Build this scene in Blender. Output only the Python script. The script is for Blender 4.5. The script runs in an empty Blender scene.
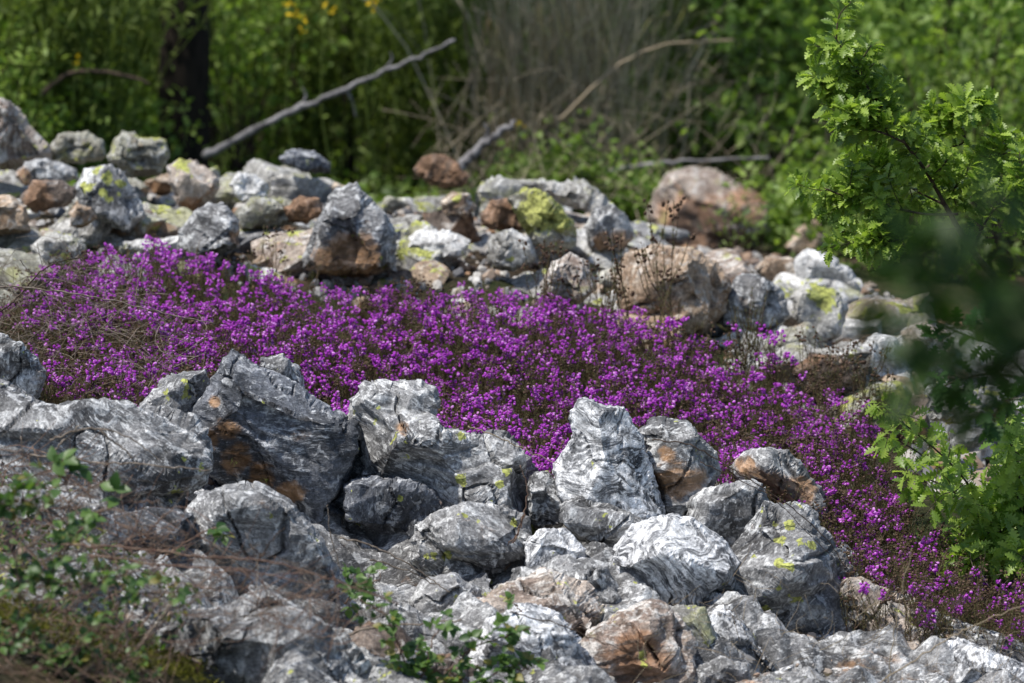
import bpy, math, random
import numpy as np
from mathutils import Vector, geometry
random.seed(7)
RNG = np.random.default_rng(11)
PI = math.pi
sc = bpy.context.scene
COL = sc.collection

# ------------------------------------------------------------------ camera
LENS, SW, W, H = 150.0, 36.0, 1024, 683
CAMZ, PITCH = 2.3, math.radians(12)
CAM = np.array([0.0, 0.0, CAMZ])
FWD = np.array([0, math.cos(PITCH), -math.sin(PITCH)])
UPV = np.array([0, math.sin(PITCH), math.cos(PITCH)])
RT = np.array([1.0, 0, 0])
K = SW / W / LENS

def ray(px, py):
    px = np.asarray(px, float); py = np.asarray(py, float)
    d = FWD + np.multiply.outer((px - W / 2) * K, RT) + np.multiply.outer(-(py - H / 2) * K, UPV)
    return d / d[..., 1:2]                      # scaled so that world y = 1

def at(px, py, Y):
    return CAM + ray(px, py) * np.asarray(Y, float)[..., None]

def project(P):
    q = P - CAM
    z = q @ FWD
    return W / 2 + (q @ RT) / z / K, H / 2 - (q @ UPV) / z / K

cam = bpy.data.cameras.new('camera'); co = bpy.data.objects.new('camera', cam); COL.objects.link(co)
co.location = CAM; co.rotation_euler = (PI / 2 - PITCH, 0, 0)
cam.lens = LENS; cam.sensor_width = SW; cam.clip_end = 2000; cam.clip_start = 0.1
cam.dof.use_dof = True; cam.dof.focus_distance = 10.05; cam.dof.aperture_fstop = 4.2
sc.camera = co

# ------------------------------------------------------------------ noise
PERM = np.random.default_rng(3).permutation(256)
PERM = np.concatenate([PERM, PERM, PERM])
GR = np.random.default_rng(4).normal(size=(256, 3)); GR /= np.linalg.norm(GR, axis=1)[:, None]

def pn(P):
    i = np.floor(P).astype(int); f = P - i; u = f * f * f * (f * (f * 6 - 15) + 10)
    i &= 255
    out = 0
    for dx in (0, 1):
        for dy in (0, 1):
            for dz in (0, 1):
                h = PERM[PERM[PERM[(i[:, 0] + dx) & 255] + ((i[:, 1] + dy) & 255)] + ((i[:, 2] + dz) & 255)]
                g = GR[h]
                d = g[:, 0] * (f[:, 0] - dx) + g[:, 1] * (f[:, 1] - dy) + g[:, 2] * (f[:, 2] - dz)
                w = (u[:, 0] if dx else 1 - u[:, 0]) * (u[:, 1] if dy else 1 - u[:, 1]) * (u[:, 2] if dz else 1 - u[:, 2])
                out = out + d * w
    return out * 1.5

def fbm(P, o=4, g=0.5):
    s, a, t = 0, 1, 0
    for k in range(o):
        s = s + a * pn(P * 2.03 ** k + 17.3 * k); t += a; a *= g
    return s / t

# ------------------------------------------------------------------ mesh helpers
def make_obj(name, V, F, mats, parent=None, fmat=None, smooth=True, loc=None, attr=None):
    V = np.asarray(V, np.float32).reshape(-1, 3); F = np.asarray(F, np.int32).reshape(-1, 3)
    if loc is not None: V = V - np.asarray(loc, np.float32)
    me = bpy.data.meshes.new(name)
    me.vertices.add(len(V)); me.vertices.foreach_set('co', V.ravel())
    me.loops.add(len(F) * 3); me.loops.foreach_set('vertex_index', F.ravel())
    me.polygons.add(len(F)); me.polygons.foreach_set('loop_start', np.arange(0, len(F) * 3, 3, dtype=np.int32))
    me.polygons.foreach_set('use_smooth', np.full(len(F), smooth))
    for m in (mats if isinstance(mats, (list, tuple)) else [mats]): me.materials.append(m)
    if fmat is not None: me.polygons.foreach_set('material_index', np.asarray(fmat, np.int32))
    me.update(calc_edges=True)
    if attr is not None: me.set_sharp_from_angle(angle=math.radians(17))
    if attr is not None:
        a = me.color_attributes.new('marks', 'FLOAT_COLOR', 'POINT')
        a.data.foreach_set('color', np.asarray(attr, np.float32).ravel())
    o = bpy.data.objects.new(name, me); COL.objects.link(o)
    if loc is not None: o.location = [float(c) for c in loc]
    if parent is not None: o.parent = parent; 
    return o

def tag(o, label=None, cat=None, group=None, kind=None):
    if label: o['label'] = label
    if cat: o['category'] = cat
    if group: o['group'] = group
    if kind: o['kind'] = kind
    return o

def empty(name, loc=(0, 0, 0)):
    o = bpy.data.objects.new(name, None); COL.objects.link(o); o.location = [float(c) for c in loc]
    o.empty_display_size = 0.05
    return o

class G:
    """collects triangles in world space"""
    def __init__(s): s.V = []; s.F = []; s.M = []; s.n = 0
    def add(s, V, F, m=0):
        V = np.asarray(V).reshape(-1, 3); F = np.asarray(F).reshape(-1, 3)
        s.V.append(V); s.F.append(F + s.n); s.M.append(np.full(len(F), m)); s.n += len(V)
    def build(s, name, mats, parent=None, loc=None, smooth=True):
        if parent is not None and loc is None: loc = np.array(parent.location)
        V = np.concatenate(s.V)
        if loc is not None: V = V - np.asarray(loc)
        o = make_obj(name, V, np.concatenate(s.F), mats, parent, np.concatenate(s.M), smooth)
        if parent is None and loc is not None: o.location = [float(c) for c in loc]
        return o
    def tube(s, P, r0, r1, sides=5, m=0, knob=0.0):
        P = np.asarray(P, float); n = len(P)
        T = np.gradient(P, axis=0); T /= np.linalg.norm(T, axis=1)[:, None] + 1e-9
        a = np.array([0.31, 0.77, 0.55]); A = np.cross(T, a); A /= np.linalg.norm(A, axis=1)[:, None] + 1e-9
        B = np.cross(T, A)
        r = np.linspace(r0, r1, n)
        if knob: r = r * (1 + knob * RNG.normal(size=n).clip(-1.5, 2))
        th = np.arange(sides) * 2 * PI / sides
        V = P[:, None] + r[:, None, None] * (A[:, None] * np.cos(th)[None, :, None] + B[:, None] * np.sin(th)[None, :, None])
        V = np.concatenate([V.reshape(-1, 3), P[:1], P[-1:]])
        F = []
        for i in range(n - 1):
            for k in range(sides):
                a0 = i * sides + k; a1 = i * sides + (k + 1) % sides; b0 = a0 + sides; b1 = a1 + sides
                F += [(a0, a1, b1), (a0, b1, b0)]
        for k in range(sides):
            F += [(n * sides, (k + 1) % sides, k), (n * sides + 1, (n - 1) * sides + k, (n - 1) * sides + (k + 1) % sides)]
        s.add(V, F, m)
    def leaves(s, shape, pos, d, nrm, size, m=0):
        LV, LF = shape
        pos = np.asarray(pos, float); d = np.asarray(d, float); nrm = np.asarray(nrm, float); size = np.asarray(size, float)
        y = d / (np.linalg.norm(d, axis=1)[:, None] + 1e-9)
        x = np.cross(y, nrm); x /= np.linalg.norm(x, axis=1)[:, None] + 1e-9
        z = np.cross(x, y)
        V = pos[:, None] + size[:, None, None] * (x[:, None] * LV[None, :, 0:1] + y[:, None] * LV[None, :, 1:2] + z[:, None] * LV[None, :, 2:3])
        F = LF[None] + (np.arange(len(pos)) * len(LV))[:, None, None]
        s.add(V, F, m)

def curve(pts, n=16, wob=0.0):
    """smooth path through world points"""
    P = np.asarray(pts, float); m = len(P)
    t = np.linspace(0, m - 1, n); out = []
    for q in t:
        i = min(int(q), m - 2); f = q - i
        p0 = P[max(i - 1, 0)]; p1 = P[i]; p2 = P[i + 1]; p3 = P[min(i + 2, m - 1)]
        out.append(0.5 * ((2 * p1) + (-p0 + p2) * f + (2 * p0 - 5 * p1 + 4 * p2 - p3) * f * f + (-p0 + 3 * p1 - 3 * p2 + p3) * f ** 3))
    out = np.array(out)
    if wob: out = out + RNG.normal(size=out.shape) * wob
    return out

def leaf_shape(st, fold=0.25, droop=0.25, twist=0.0):
    V = []; F = []
    for t, w in st:
        zz = -droop * t * t
        V += [(-w, t - abs(w) * 0.0, zz + fold * w), (0, t, zz), (w, t, zz + fold * w)]
    for i in range(len(st) - 1):
        a = i * 3; b = a + 3
        F += [(a, a + 1, b + 1), (a, b + 1, b), (a + 1, a + 2, b + 2), (a + 1, b + 2, b + 1)]
    return np.array(V), np.array(F)

OAK = leaf_shape([(0, .01), (.12, .02), (.18, .05), (.27, .17), (.31, .15), (.36, .06), (.45, .27), (.50, .25), (.53, .09), (.64, .31), (.70, .27), (.71, .10), (.80, .23), (.86, .18), (.87, .07), (.96, .10), (1, .02)], .35, .22)
OVAL = leaf_shape([(0, .01), (.15, .16), (.35, .29), (.5, .31), (.7, .24), (.88, .1), (1, .0)], .3, .25)
SERR = leaf_shape([(0, .02), (.1, .2), (.16, .17), (.28, .33), (.33, .28), (.45, .38), (.52, .31), (.63, .32), (.7, .22), (.82, .18), (.88, .1), (1, .0)], .3, .25)
NARROW = leaf_shape([(0, .01), (.3, .09), (.6, .08), (1, 0)], .3, .2)
SIMPLE = leaf_shape([(0, .02), (.3, .26), (.65, .27), (1, .02)], .3, .25)

def unit(v): return v / (np.linalg.norm(v, axis=-1, keepdims=True) + 1e-9)
def rnd_up(n, s=0.6, base=(0, 0, 1)):
    return unit(np.array(base) + RNG.normal(size=(n, 3)) * s)

# ------------------------------------------------------------------ node helpers
def new_mat(name):
    m = bpy.data.materials.new(name); m.use_nodes = True
    nt = m.node_tree; nt.nodes.clear()
    return m, nt
def nd(nt, t, **kw):
    n = nt.nodes.new(t)
    for k, v in kw.items():
        if k.startswith('i_'):
            key = k[2:]
            key = int(key) if key.isdigit() else key.replace('_', ' ')
            n.inputs[key].default_value = v
        else: setattr(n, k, v)
    return n
def lk(nt, a, b): nt.links.new(a, b)
def mth(nt, op, a, b=None, clamp=False):
    n = nt.nodes.new('ShaderNodeMath'); n.operation = op; n.use_clamp = clamp
    for k, v in enumerate((a, b)):
        if v is None: continue
        if isinstance(v, (int, float)): n.inputs[k].default_value = v
        else: lk(nt, v, n.inputs[k])
    return n.outputs[0]
def mixc(nt, f, a, b, mode='MIX'):
    n = nt.nodes.new('ShaderNodeMix'); n.data_type = 'RGBA'; n.blend_type = mode
    for k, v in ((0, f), (6, a), (7, b)):
        if isinstance(v, (int, float)): n.inputs[k].default_value = v
        elif isinstance(v, tuple): n.inputs[k].default_value = (*v[:3], 1)
        else: lk(nt, v, n.inputs[k])
    return n.outputs[2]
def step(nt, x, lo, hi):
    n = nt.nodes.new('ShaderNodeMapRange'); n.interpolation_type = 'SMOOTHSTEP'
    lk(nt, x, n.inputs[0]); n.inputs[1].default_value = lo; n.inputs[2].default_value = hi
    return n.outputs[0]
def noise(nt, vec, scale, detail=4, rough=0.55, dist=0.0):
    n = nd(nt, 'ShaderNodeTexNoise', i_Scale=scale, i_Detail=detail, i_Roughness=rough, i_Distortion=dist)
    lk(nt, vec, n.inputs['Vector']); return n

def rock_mat(name, dark, mid, light, vein=0.5, vscale=9, rust=0.1, lichen=0.0, pale=0.3, rustc=(.27, .145, .062), spec=.18, bump=1.0, lichc=(.44, .46, .11), warp=.10, wash=.0):
    m, nt = new_mat(name)
    tc = nd(nt, 'ShaderNodeTexCoord'); oi = nd(nt, 'ShaderNodeObjectInfo')
    off = nd(nt, 'ShaderNodeVectorMath', operation='MULTIPLY_ADD'); lk(nt, oi.outputs['Random'], off.inputs[0])
    off.inputs[1].default_value = (31, 17, 23); lk(nt, tc.outputs['Object'], off.inputs[2])
    rot = nd(nt, 'ShaderNodeVectorRotate'); rot.rotation_type = 'AXIS_ANGLE'; rot.inputs['Axis'].default_value = (.35, .85, .3)
    lk(nt, off.outputs[0], rot.inputs['Vector']); lk(nt, mth(nt, 'MULTIPLY', oi.outputs['Random'], 9.4), rot.inputs['Angle'])
    v = rot.outputs[0]
    wn = noise(nt, v, 3.5, 3, .55)
    wa = nd(nt, 'ShaderNodeVectorMath', operation='SUBTRACT'); lk(nt, wn.outputs['Color'], wa.inputs[0]); wa.inputs[1].default_value = (.5, .5, .5)
    wb = nd(nt, 'ShaderNodeVectorMath', operation='MULTIPLY_ADD'); lk(nt, wa.outputs[0], wb.inputs[0]); wb.inputs[1].default_value = (warp, warp, warp); lk(nt, v, wb.inputs[2])
    vw = wb.outputs[0]
    st = nd(nt, 'ShaderNodeMapping'); lk(nt, vw, st.inputs[0]); st.inputs['Scale'].default_value = (1, 1, 5.0)
    # foliation bands: very anisotropic noise
    fol = noise(nt, st.outputs[0], vscale, 8, .68)
    fol2 = noise(nt, st.outputs[0], vscale * 3.1, 6, .7)
    pat = noise(nt, vw, 5.5, 7, .62)
    fine = noise(nt, v, 75, 6, .72)
    med = noise(nt, v, 24, 6, .66, .6)
    base = mixc(nt, step(nt, pat.outputs[0], .38, .62), dark, mid)
    vm = step(nt, fol.outputs[0], .59 - .14 * vein, .67 - .12 * vein)
    vm2 = step(nt, fol2.outputs[0], .56 - .08 * vein, .64 - .08 * vein)
    regional = step(nt, noise(nt, v, 4.0, 3, .5).outputs[0], .50 - .25 * vein, .64 - .2 * vein)
    vmask = mth(nt, 'MULTIPLY', mth(nt, 'MAXIMUM', vm, mth(nt, 'MULTIPLY', vm2, .75)), regional)
    base = mixc(nt, vmask, base, light)
    # pale crustose lichen / weathering film in spots
    ps = step(nt, med.outputs[0], .60 - .12 * pale, .66 - .12 * pale)
    base = mixc(nt, mth(nt, 'MULTIPLY', ps, .75), base, tuple(.5 * (c + .42) for c in light))
    dk = step(nt, noise(nt, v, 38, 5, .7).outputs[0], .58, .68)
    base = mixc(nt, mth(nt, 'MULTIPLY', dk, .7), base, tuple(c * .55 for c in dark))
    base = mixc(nt, .85, base, mixc(nt, step(nt, fine.outputs[0], .3, .72), (.50, .50, .50), (1.45, 1.45, 1.45)), 'MULTIPLY')
    grain = noise(nt, v, 190, 4, .75)
    base = mixc(nt, .8, base, mixc(nt, step(nt, grain.outputs[0], .33, .66), (.55, .55, .56), (1.35, 1.35, 1.34)), 'MULTIPLY')
    gw = step(nt, noise(nt, st.outputs[0], 46, 5, .75).outputs[0], .60 - .03 * pale, .64 - .03 * pale)
    base = mixc(nt, mth(nt, 'MULTIPLY', gw, .45), base, light)
    at_ = nd(nt, 'ShaderNodeAttribute', attribute_name='marks')
    sep = nd(nt, 'ShaderNodeSeparateColor'); lk(nt, at_.outputs['Color'], sep.inputs[0])
    rn = noise(nt, vw, 8, 6, .65)
    rx = mth(nt, 'ADD', rn.outputs[0], mth(nt, 'MULTIPLY', sep.outputs[0], .46))
    rx = mth(nt, 'ADD', rx, mth(nt, 'MULTIPLY', mth(nt, 'SUBTRACT', fine.outputs[0], .5), .25))
    rmask = step(nt, rx, .68 - .25 * rust, .86 - .25 * rust)
    rc = mixc(nt, step(nt, med.outputs[0], .4, .62), rustc, tuple(min(1, c * 1.9 + .04) for c in rustc))
    rc = mixc(nt, step(nt, fol.outputs[0], .5, .6), rc, tuple(c * .35 for c in rustc))
    base = mixc(nt, mth(nt, 'MULTIPLY', rmask, .78), base, rc)
    if wash:
        wn_ = noise(nt, v, 7, 6, .7); wm = step(nt, mth(nt, 'ADD', wn_.outputs[0], mth(nt, 'MULTIPLY', sep.outputs[1], .2)), .62 - .2 * wash, .72 - .2 * wash)
        base = mixc(nt, mth(nt, 'MULTIPLY', wm, mth(nt, 'ADD', mth(nt, 'MULTIPLY', med.outputs[0], .9), .1)), base, (.36, .36, .13))
    # yellow map lichen
    ln = noise(nt, v, 26, 4, .5, .2); lreg = noise(nt, v, 6, 2, .5)
    lx = mth(nt, 'ADD', mth(nt, 'ADD', ln.outputs[0], mth(nt, 'MULTIPLY', sep.outputs[1], .36)), mth(nt, 'MULTIPLY', mth(nt, 'SUBTRACT', lreg.outputs[0], .5), .5))
    lx = mth(nt, 'ADD', lx, mth(nt, 'MULTIPLY', mth(nt, 'SUBTRACT', fine.outputs[0], .5), .30))
    lmask = step(nt, lx, .76 - .22 * lichen, .79 - .22 * lichen)
    lc = mixc(nt, step(nt, fine.outputs[0], .38, .6), tuple(c * .45 for c in lichc), tuple(c * 1.25 for c in lichc))
    base = mixc(nt, mth(nt, 'MULTIPLY', lmask, .9), base, lc)
    # crack lines
    vo = nd(nt, 'ShaderNodeTexVoronoi', feature='DISTANCE_TO_EDGE', i_Scale=9.0); lk(nt, vw, vo.inputs['Vector'])
    crack = step(nt, vo.outputs['Distance'], .0, .012)
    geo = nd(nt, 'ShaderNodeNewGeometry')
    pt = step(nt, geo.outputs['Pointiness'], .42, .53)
    base = mixc(nt, pt, mixc(nt, .72, base, (.015, .012, .01)), base)  # crevice shade painted in: concave creases darkened in the base colour
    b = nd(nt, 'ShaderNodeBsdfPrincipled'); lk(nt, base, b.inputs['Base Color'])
    b.inputs['Specular IOR Level'].default_value = spec
    lk(nt, mth(nt, 'ADD', mth(nt, 'MULTIPLY', med.outputs[0], .4), .50), b.inputs['Roughness'])
    hh = mth(nt, 'ADD', mth(nt, 'MULTIPLY', fine.outputs[0], .22), mth(nt, 'MULTIPLY', med.outputs[0], .5))
    hh = mth(nt, 'ADD', hh, mth(nt, 'MULTIPLY', fol.outputs[0], .22))
    hh = mth(nt, 'ADD', hh, mth(nt, 'MULTIPLY', fol2.outputs[0], .3))
    hh = mth(nt, 'ADD', hh, mth(nt, 'MULTIPLY', grain.outputs[0], .12))
    bp = nd(nt, 'ShaderNodeBump', i_Strength=1.0 * bump, i_Distance=.012); lk(nt, hh, bp.inputs['Height']); lk(nt, bp.outputs[0], b.inputs['Normal'])
    o = nd(nt, 'ShaderNodeOutputMaterial'); lk(nt, b.outputs[0], o.inputs[0])
    return m

M = {}
M['schist'] = rock_mat('grey_schist', (.10, .099, .10), (.31, .307, .305), (.92, .92, .90), vein=.22, vscale=8, rust=.20, pale=.62, lichen=.16)
M['marble'] = rock_mat('marbled_schist', (.07, .072, .078), (.26, .265, .275), (.92, .92, .92), vein=.85, vscale=9, rust=.05, pale=.38, warp=.3, bump=.6)
M['dark'] = rock_mat('dark_layered_schist', (.08, .084, .093), (.225, .235, .26), (.72, .73, .74), vein=.12, vscale=7, rust=.20, pale=.40)
M['rusty'] = rock_mat('rust_stained_schist', (.08, .06, .05), (.24, .19, .155), (.58, .52, .45), vein=.2, vscale=8, rust=.75, pale=.35, rustc=(.19, .105, .055))
M['ochre'] = rock_mat('ochre_quartzite', (.24, .165, .11), (.47, .35, .245), (.72, .63, .52), vein=.35, vscale=5, rust=.50, pale=.45, rustc=(.33, .18, .085))
M['pale'] = rock_mat('pale_quartzite', (.22, .21, .19), (.46, .445, .41), (.86, .84, .79), vein=.35, vscale=7, rust=.28, lichen=.42, pale=.6, rustc=(.28, .17, .09), wash=.35)
M['white'] = rock_mat('white_quartz', (.36, .355, .345), (.66, .65, .63), (.93, .92, .89), vein=.5, vscale=6, rust=.22, lichen=.2, pale=.8, wash=.1)
M['lich'] = rock_mat('lichen_covered_schist', (.16, .15, .12), (.37, .36, .29), (.72, .70, .62), vein=.25, vscale=8, rust=.38, lichen=.50, pale=.65, lichc=(.40, .41, .11), wash=.34)
M['pink'] = rock_mat('pinkish_quartzite', (.25, .19, .155), (.50, .42, .35), (.84, .79, .72), vein=.35, vscale=7, rust=.42, lichen=.28, pale=.55, rustc=(.27, .14, .07), wash=.2)

def leaf_mat(name, c1, c2, trans=.35, rough=.45, spec=.4, c3=None, p3=.0, tt=(1.5, 1.6, .8)):
    m, nt = new_mat(name)
    g = nd(nt, 'ShaderNodeNewGeometry')
    c = mixc(nt, g.outputs['Random Per Island'], c1, c2)
    if c3:
        r = mth(nt, 'FRACT', mth(nt, 'MULTIPLY', g.outputs['Random Per Island'], 37.7))
        c = mixc(nt, mth(nt, 'LESS_THAN', r, p3), c, c3)
    b = nd(nt, 'ShaderNodeBsdfPrincipled', i_Roughness=rough); lk(nt, c, b.inputs['Base Color']); b.inputs['Specular IOR Level'].default_value = spec
    t = nd(nt, 'ShaderNodeBsdfTranslucent')
    tcol = mixc(nt, 1.0, c, tt, 'MULTIPLY'); lk(nt, tcol, t.inputs[0])
    mx = nd(nt, 'ShaderNodeMixShader'); mx.inputs[0].default_value = trans
    lk(nt, b.outputs[0], mx.inputs[1]); lk(nt, t.outputs[0], mx.inputs[2])
    o = nd(nt, 'ShaderNodeOutputMaterial'); lk(nt, mx.outputs[0], o.inputs[0])
    return m
def bark_mat(name, c1, c2, scale=20, stretch=.25, bump=.6):
    m, nt = new_mat(name)
    tc = nd(nt, 'ShaderNodeTexCoord'); mp = nd(nt, 'ShaderNodeMapping'); lk(nt, tc.outputs['Object'], mp.inputs[0]); mp.inputs['Scale'].default_value = (1, 1, stretch)
    n = noise(nt, mp.outputs[0], scale, 7, .7)
    g = nd(nt, 'ShaderNodeNewGeometry')
    c = mixc(nt, step(nt, n.outputs[0], .35, .65), c1, c2)
    c = mixc(nt, .6, c, mixc(nt, g.outputs['Random Per Island'], (.55, .55, .55), (1.4, 1.4, 1.4)), 'MULTIPLY')
    b = nd(nt, 'ShaderNodeBsdfPrincipled', i_Roughness=.85); lk(nt, c, b.inputs['Base Color']); b.inputs['Specular IOR Level'].default_value = .2
    bp = nd(nt, 'ShaderNodeBump', i_Strength=bump, i_Distance=.01); lk(nt, n.outputs[0], bp.inputs['Height']); lk(nt, bp.outputs[0], b.inputs['Normal'])
    o = nd(nt, 'ShaderNodeOutputMaterial'); lk(nt, b.outputs[0], o.inputs[0])
    return m

M['oak'] = leaf_mat('oak_leaf', (.09, .17, .02), (.36, .48, .08), .40, .42, .4)
M['oak_new'] = leaf_mat('young_oak_leaf', (.12, .22, .03), (.38, .50, .09), .42, .4, .4)
M['oak_near'] = leaf_mat('near_oak_leaf_painted_shade', (.022, .055, .008), (.045, .095, .012), .3, .5, .3)  # near leaves: shade put into the colour as a darker green
M['oak_dark'] = leaf_mat('oak_leaf_painted_shade', (.02, .06, .012), (.035, .09, .016), .3, .5, .3)  # dark copy of the oak leaf, its shade painted into the colour
M['bramble'] = leaf_mat('bramble_leaf', (.035, .085, .02), (.13, .22, .05), .35, .45, .45, (.22, .20, .05), .12)
M['shrub'] = leaf_mat('shrub_leaf', (.055, .095, .02), (.22, .30, .065), .4, .5, .35, (.16, .26, .04), .15)
M['shrub_b'] = leaf_mat('bright_shrub_leaf', (.10, .18, .03), (.34, .46, .10), .45, .5, .35)
M['wood'] = leaf_mat('woodland_leaf', (.02, .05, .008), (.06, .12, .015), .35, .55, .25)
M['broom'] = leaf_mat('broom_stem_green', (.05, .08, .018), (.20, .26, .055), .3, .6, .25)
M['yellow'] = leaf_mat('broom_flower_yellow', (.80, .52, .02), (.85, .62, .03), .3, .6, .2)
M['straw'] = leaf_mat('dry_straw', (.24, .18, .12), (.48, .39, .27), .2, .7, .2)
M['drybrown'] = leaf_mat('dry_brown_stalk', (.24, .19, .14), (.62, .53, .40), .25, .8, .2)
M['twig'] = bark_mat('dry_twig_bark', (.10, .075, .055), (.30, .25, .20), 60, 1, .3)
M['twig_dark'] = bark_mat('dark_twig_bark', (.030, .020, .015), (.10, .07, .05), 60, 1, .3)
M['cane'] = bark_mat('bramble_cane_bark', (.09, .045, .035), (.26, .18, .13), 50, 1, .3)
M['bark'] = bark_mat('dark_trunk_bark', (.010, .008, .006), (.035, .026, .019), 22, .22, 1)
M['deadwood'] = bark_mat('weathered_grey_wood', (.08, .075, .075), (.30, .285, .28), 12, 1, .5)
M['hleaf'] = leaf_mat('heather_needle', (.07, .085, .03), (.19, .185, .075), .25, .6, .25, (.13, .085, .045), .25)
M['hstem'] = leaf_mat('heather_stem', (.05, .030, .018), (.13, .085, .055), .0, .7, .2)
M['hflower'] = leaf_mat('heather_bell_purple', (.38, .045, .44), (.66, .13, .72), .38, .5, .3, (.80, .42, .82), .16, (1.3, 1.2, 1.3))
M['hdry'] = leaf_mat('dry_heather_seed_head', (.06, .035, .022), (.14, .09, .06), .1, .7, .2)

def ground_mat():
    m, nt = new_mat('soil_and_litter')
    tc = nd(nt, 'ShaderNodeTexCoord'); v = tc.outputs['Object']
    a = noise(nt, v, 3, 8, .65); b_ = noise(nt, v, 45, 6, .7); c_ = noise(nt, v, .8, 3, .5)
    col = mixc(nt, step(nt, b_.outputs[0], .4, .62), (.018, .013, .009), (.10, .075, .05))
    col = mixc(nt, step(nt, a.outputs[0], .48, .6), col, mixc(nt, b_.outputs[0], (.05, .03, .015), (.20, .14, .09)))
    col = mixc(nt, mth(nt, 'MULTIPLY', step(nt, c_.outputs[0], .46, .6), .6), col, (.03, .055, .012))
    b = nd(nt, 'ShaderNodeBsdfPrincipled', i_Roughness=.95); lk(nt, col, b.inputs['Base Color']); b.inputs['Specular IOR Level'].default_value = .15
    bp = nd(nt, 'ShaderNodeBump', i_Strength=1.0, i_Distance=.03); lk(nt, b_.outputs[0], bp.inputs['Height']); lk(nt, bp.outputs[0], b.inputs['Normal'])
    o = nd(nt, 'ShaderNodeOutputMaterial'); lk(nt, b.outputs[0], o.inputs[0])
    return m
M['ground'] = ground_mat()

# ------------------------------------------------------------------ terrain
CP = [(-150, 740, 7.0, .08), (0, 600, 7.7, .08), (150, 660, 7.8, .08), (0, 460, 9.0, .12), (0, 360, 9.9, .15), (-150, 400, 9.6, .1),
      (100, 440, 9.35, .16), (250, 440, 9.6, .22), (260, 560, 8.9, .18), (400, 660, 8.5, .12), (390, 540, 9.25, .30), (450, 440, 9.75, .22),
      (550, 560, 9.1, .16), (600, 470, 9.7, .22), (550, 700, 8.5, .10), (700, 560, 9.2, .18), (750, 700, 8.7, .10), (690, 450, 9.85, .18),
      (850, 610, 9.3, .14), (900, 690, 8.9, .08), (1024, 660, 9.2, .08), (1150, 720, 9.0, .08),
      (50, 350, 10.3, .22), (200, 330, 10.6, .22), (150, 262, 11.4, .20), (350, 385, 10.2, .25), (400, 305, 11.3, .20), (550, 420, 10.1, .25),
      (600, 320, 11.1, .20), (750, 430, 10.4, .22), (750, 365, 11.0, .20), (850, 480, 10.1, .22), (950, 570, 9.8, .2), (1120, 620, 9.8, .12), (1000, 480, 10.4, .12),
      (0, 245, 11.9, .12), (0, 150, 13.4, .16), (150, 232, 12.0, .10), (150, 160, 13.3, .12), (350, 255, 12.0, .10), (350, 178, 13.4, .10),
      (500, 258, 12.1, .10), (500, 198, 13.3, .10), (620, 290, 12.0, .10), (620, 225, 13.1, .10), (750, 310, 12.0, .10), (880, 385, 11.5, .10),
      (1000, 430, 11.3, .10), (1150, 460, 11.3, .10), (-200, 230, 12, .1), (860, 300, 12.9, .1),
      (0, 150, 15.5, .25), (200, 165, 16, .2), (400, 185, 16.3, .1), (700, 252, 16, 0), (900, 262, 15.6, 0), (1100, 300, 14.5, 0),
      (0, 165, 20, 0), (300, 165, 20, 0), (700, 185, 20, 0), (1000, 185, 20, 0)]
CP = np.array(CP, float)
CW = at(CP[:, 0], CP[:, 1], CP[:, 2]); CW[:, 2] -= CP[:, 3]
def _fit(zv, sm=0.02):
    n = len(CW); A = np.linalg.norm(CW[:, None, :2] - CW[None, :, :2], axis=2) - np.eye(n) * sm
    Pm = np.c_[np.ones(n), CW[:, :2]]
    L = np.block([[A, Pm], [Pm.T, np.zeros((3, 3))]])
    return np.linalg.solve(L, np.r_[zv, 0, 0, 0])
CF = _fit(CW[:, 2])
def ss(x, a, b):
    t = np.clip((x - a) / (b - a), 0, 1); return t * t * (3 - 2 * t)
def ground_z(x, y):
    x = np.atleast_1d(np.asarray(x, float)); y = np.atleast_1d(np.asarray(y, float))
    xc = np.clip(x, -3.5, 3.5); yc = np.clip(y, 6, 21)
    D = np.hypot(xc[:, None] - CW[None, :, 0], yc[:, None] - CW[None, :, 1])
    z = D @ CF[:len(CW)] + CF[-3] + CF[-2] * xc + CF[-1] * yc
    z = np.clip(z, -1.6, .6)
    z += .10 * ss(np.abs(x), 3.5, 30) * pn(np.c_[x * .1, y * .1, 0 * x]) * 20
    z += ss(y, 21, 60) * (y - 21).clip(0) * .16
    z += .025 * pn(np.c_[x * 3, y * 3, 0 * x]) + .01 * pn(np.c_[x * 11, y * 11, 0 * x])
    return z
def gz(x, y): return float(ground_z(x, y)[0])

def axis_pts(lo, hi, fine, far):
    a = list(np.arange(lo, hi, fine)); d = fine; p = a[-1]
    while p < far: d *= 1.35; p += d; a.append(p)
    d = fine; p = lo; b = []
    while p > -far: d *= 1.35; p -= d; b.append(p)
    return np.array(b[::-1] + a)
gx = axis_pts(-3.2, 3.2, .035, 400); gy = axis_pts(6.5, 20, .04, 400)
XX, YY = np.meshgrid(gx, gy, indexing='ij'); zz = ground_z(XX.ravel(), YY.ravel())
nx_, ny_ = len(gx), len(gy)
ii = np.arange(nx_ * ny_).reshape(nx_, ny_)
a, b, c, d = ii[:-1, :-1].ravel(), ii[1:, :-1].ravel(), ii[1:, 1:].ravel(), ii[:-1, 1:].ravel()
g_ = make_obj('ground', np.c_[XX.ravel(), YY.ravel(), zz], np.r_[np.c_[a, b, c], np.c_[a, c, d]], M['ground'])
tag(g_, kind='structure')

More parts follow.
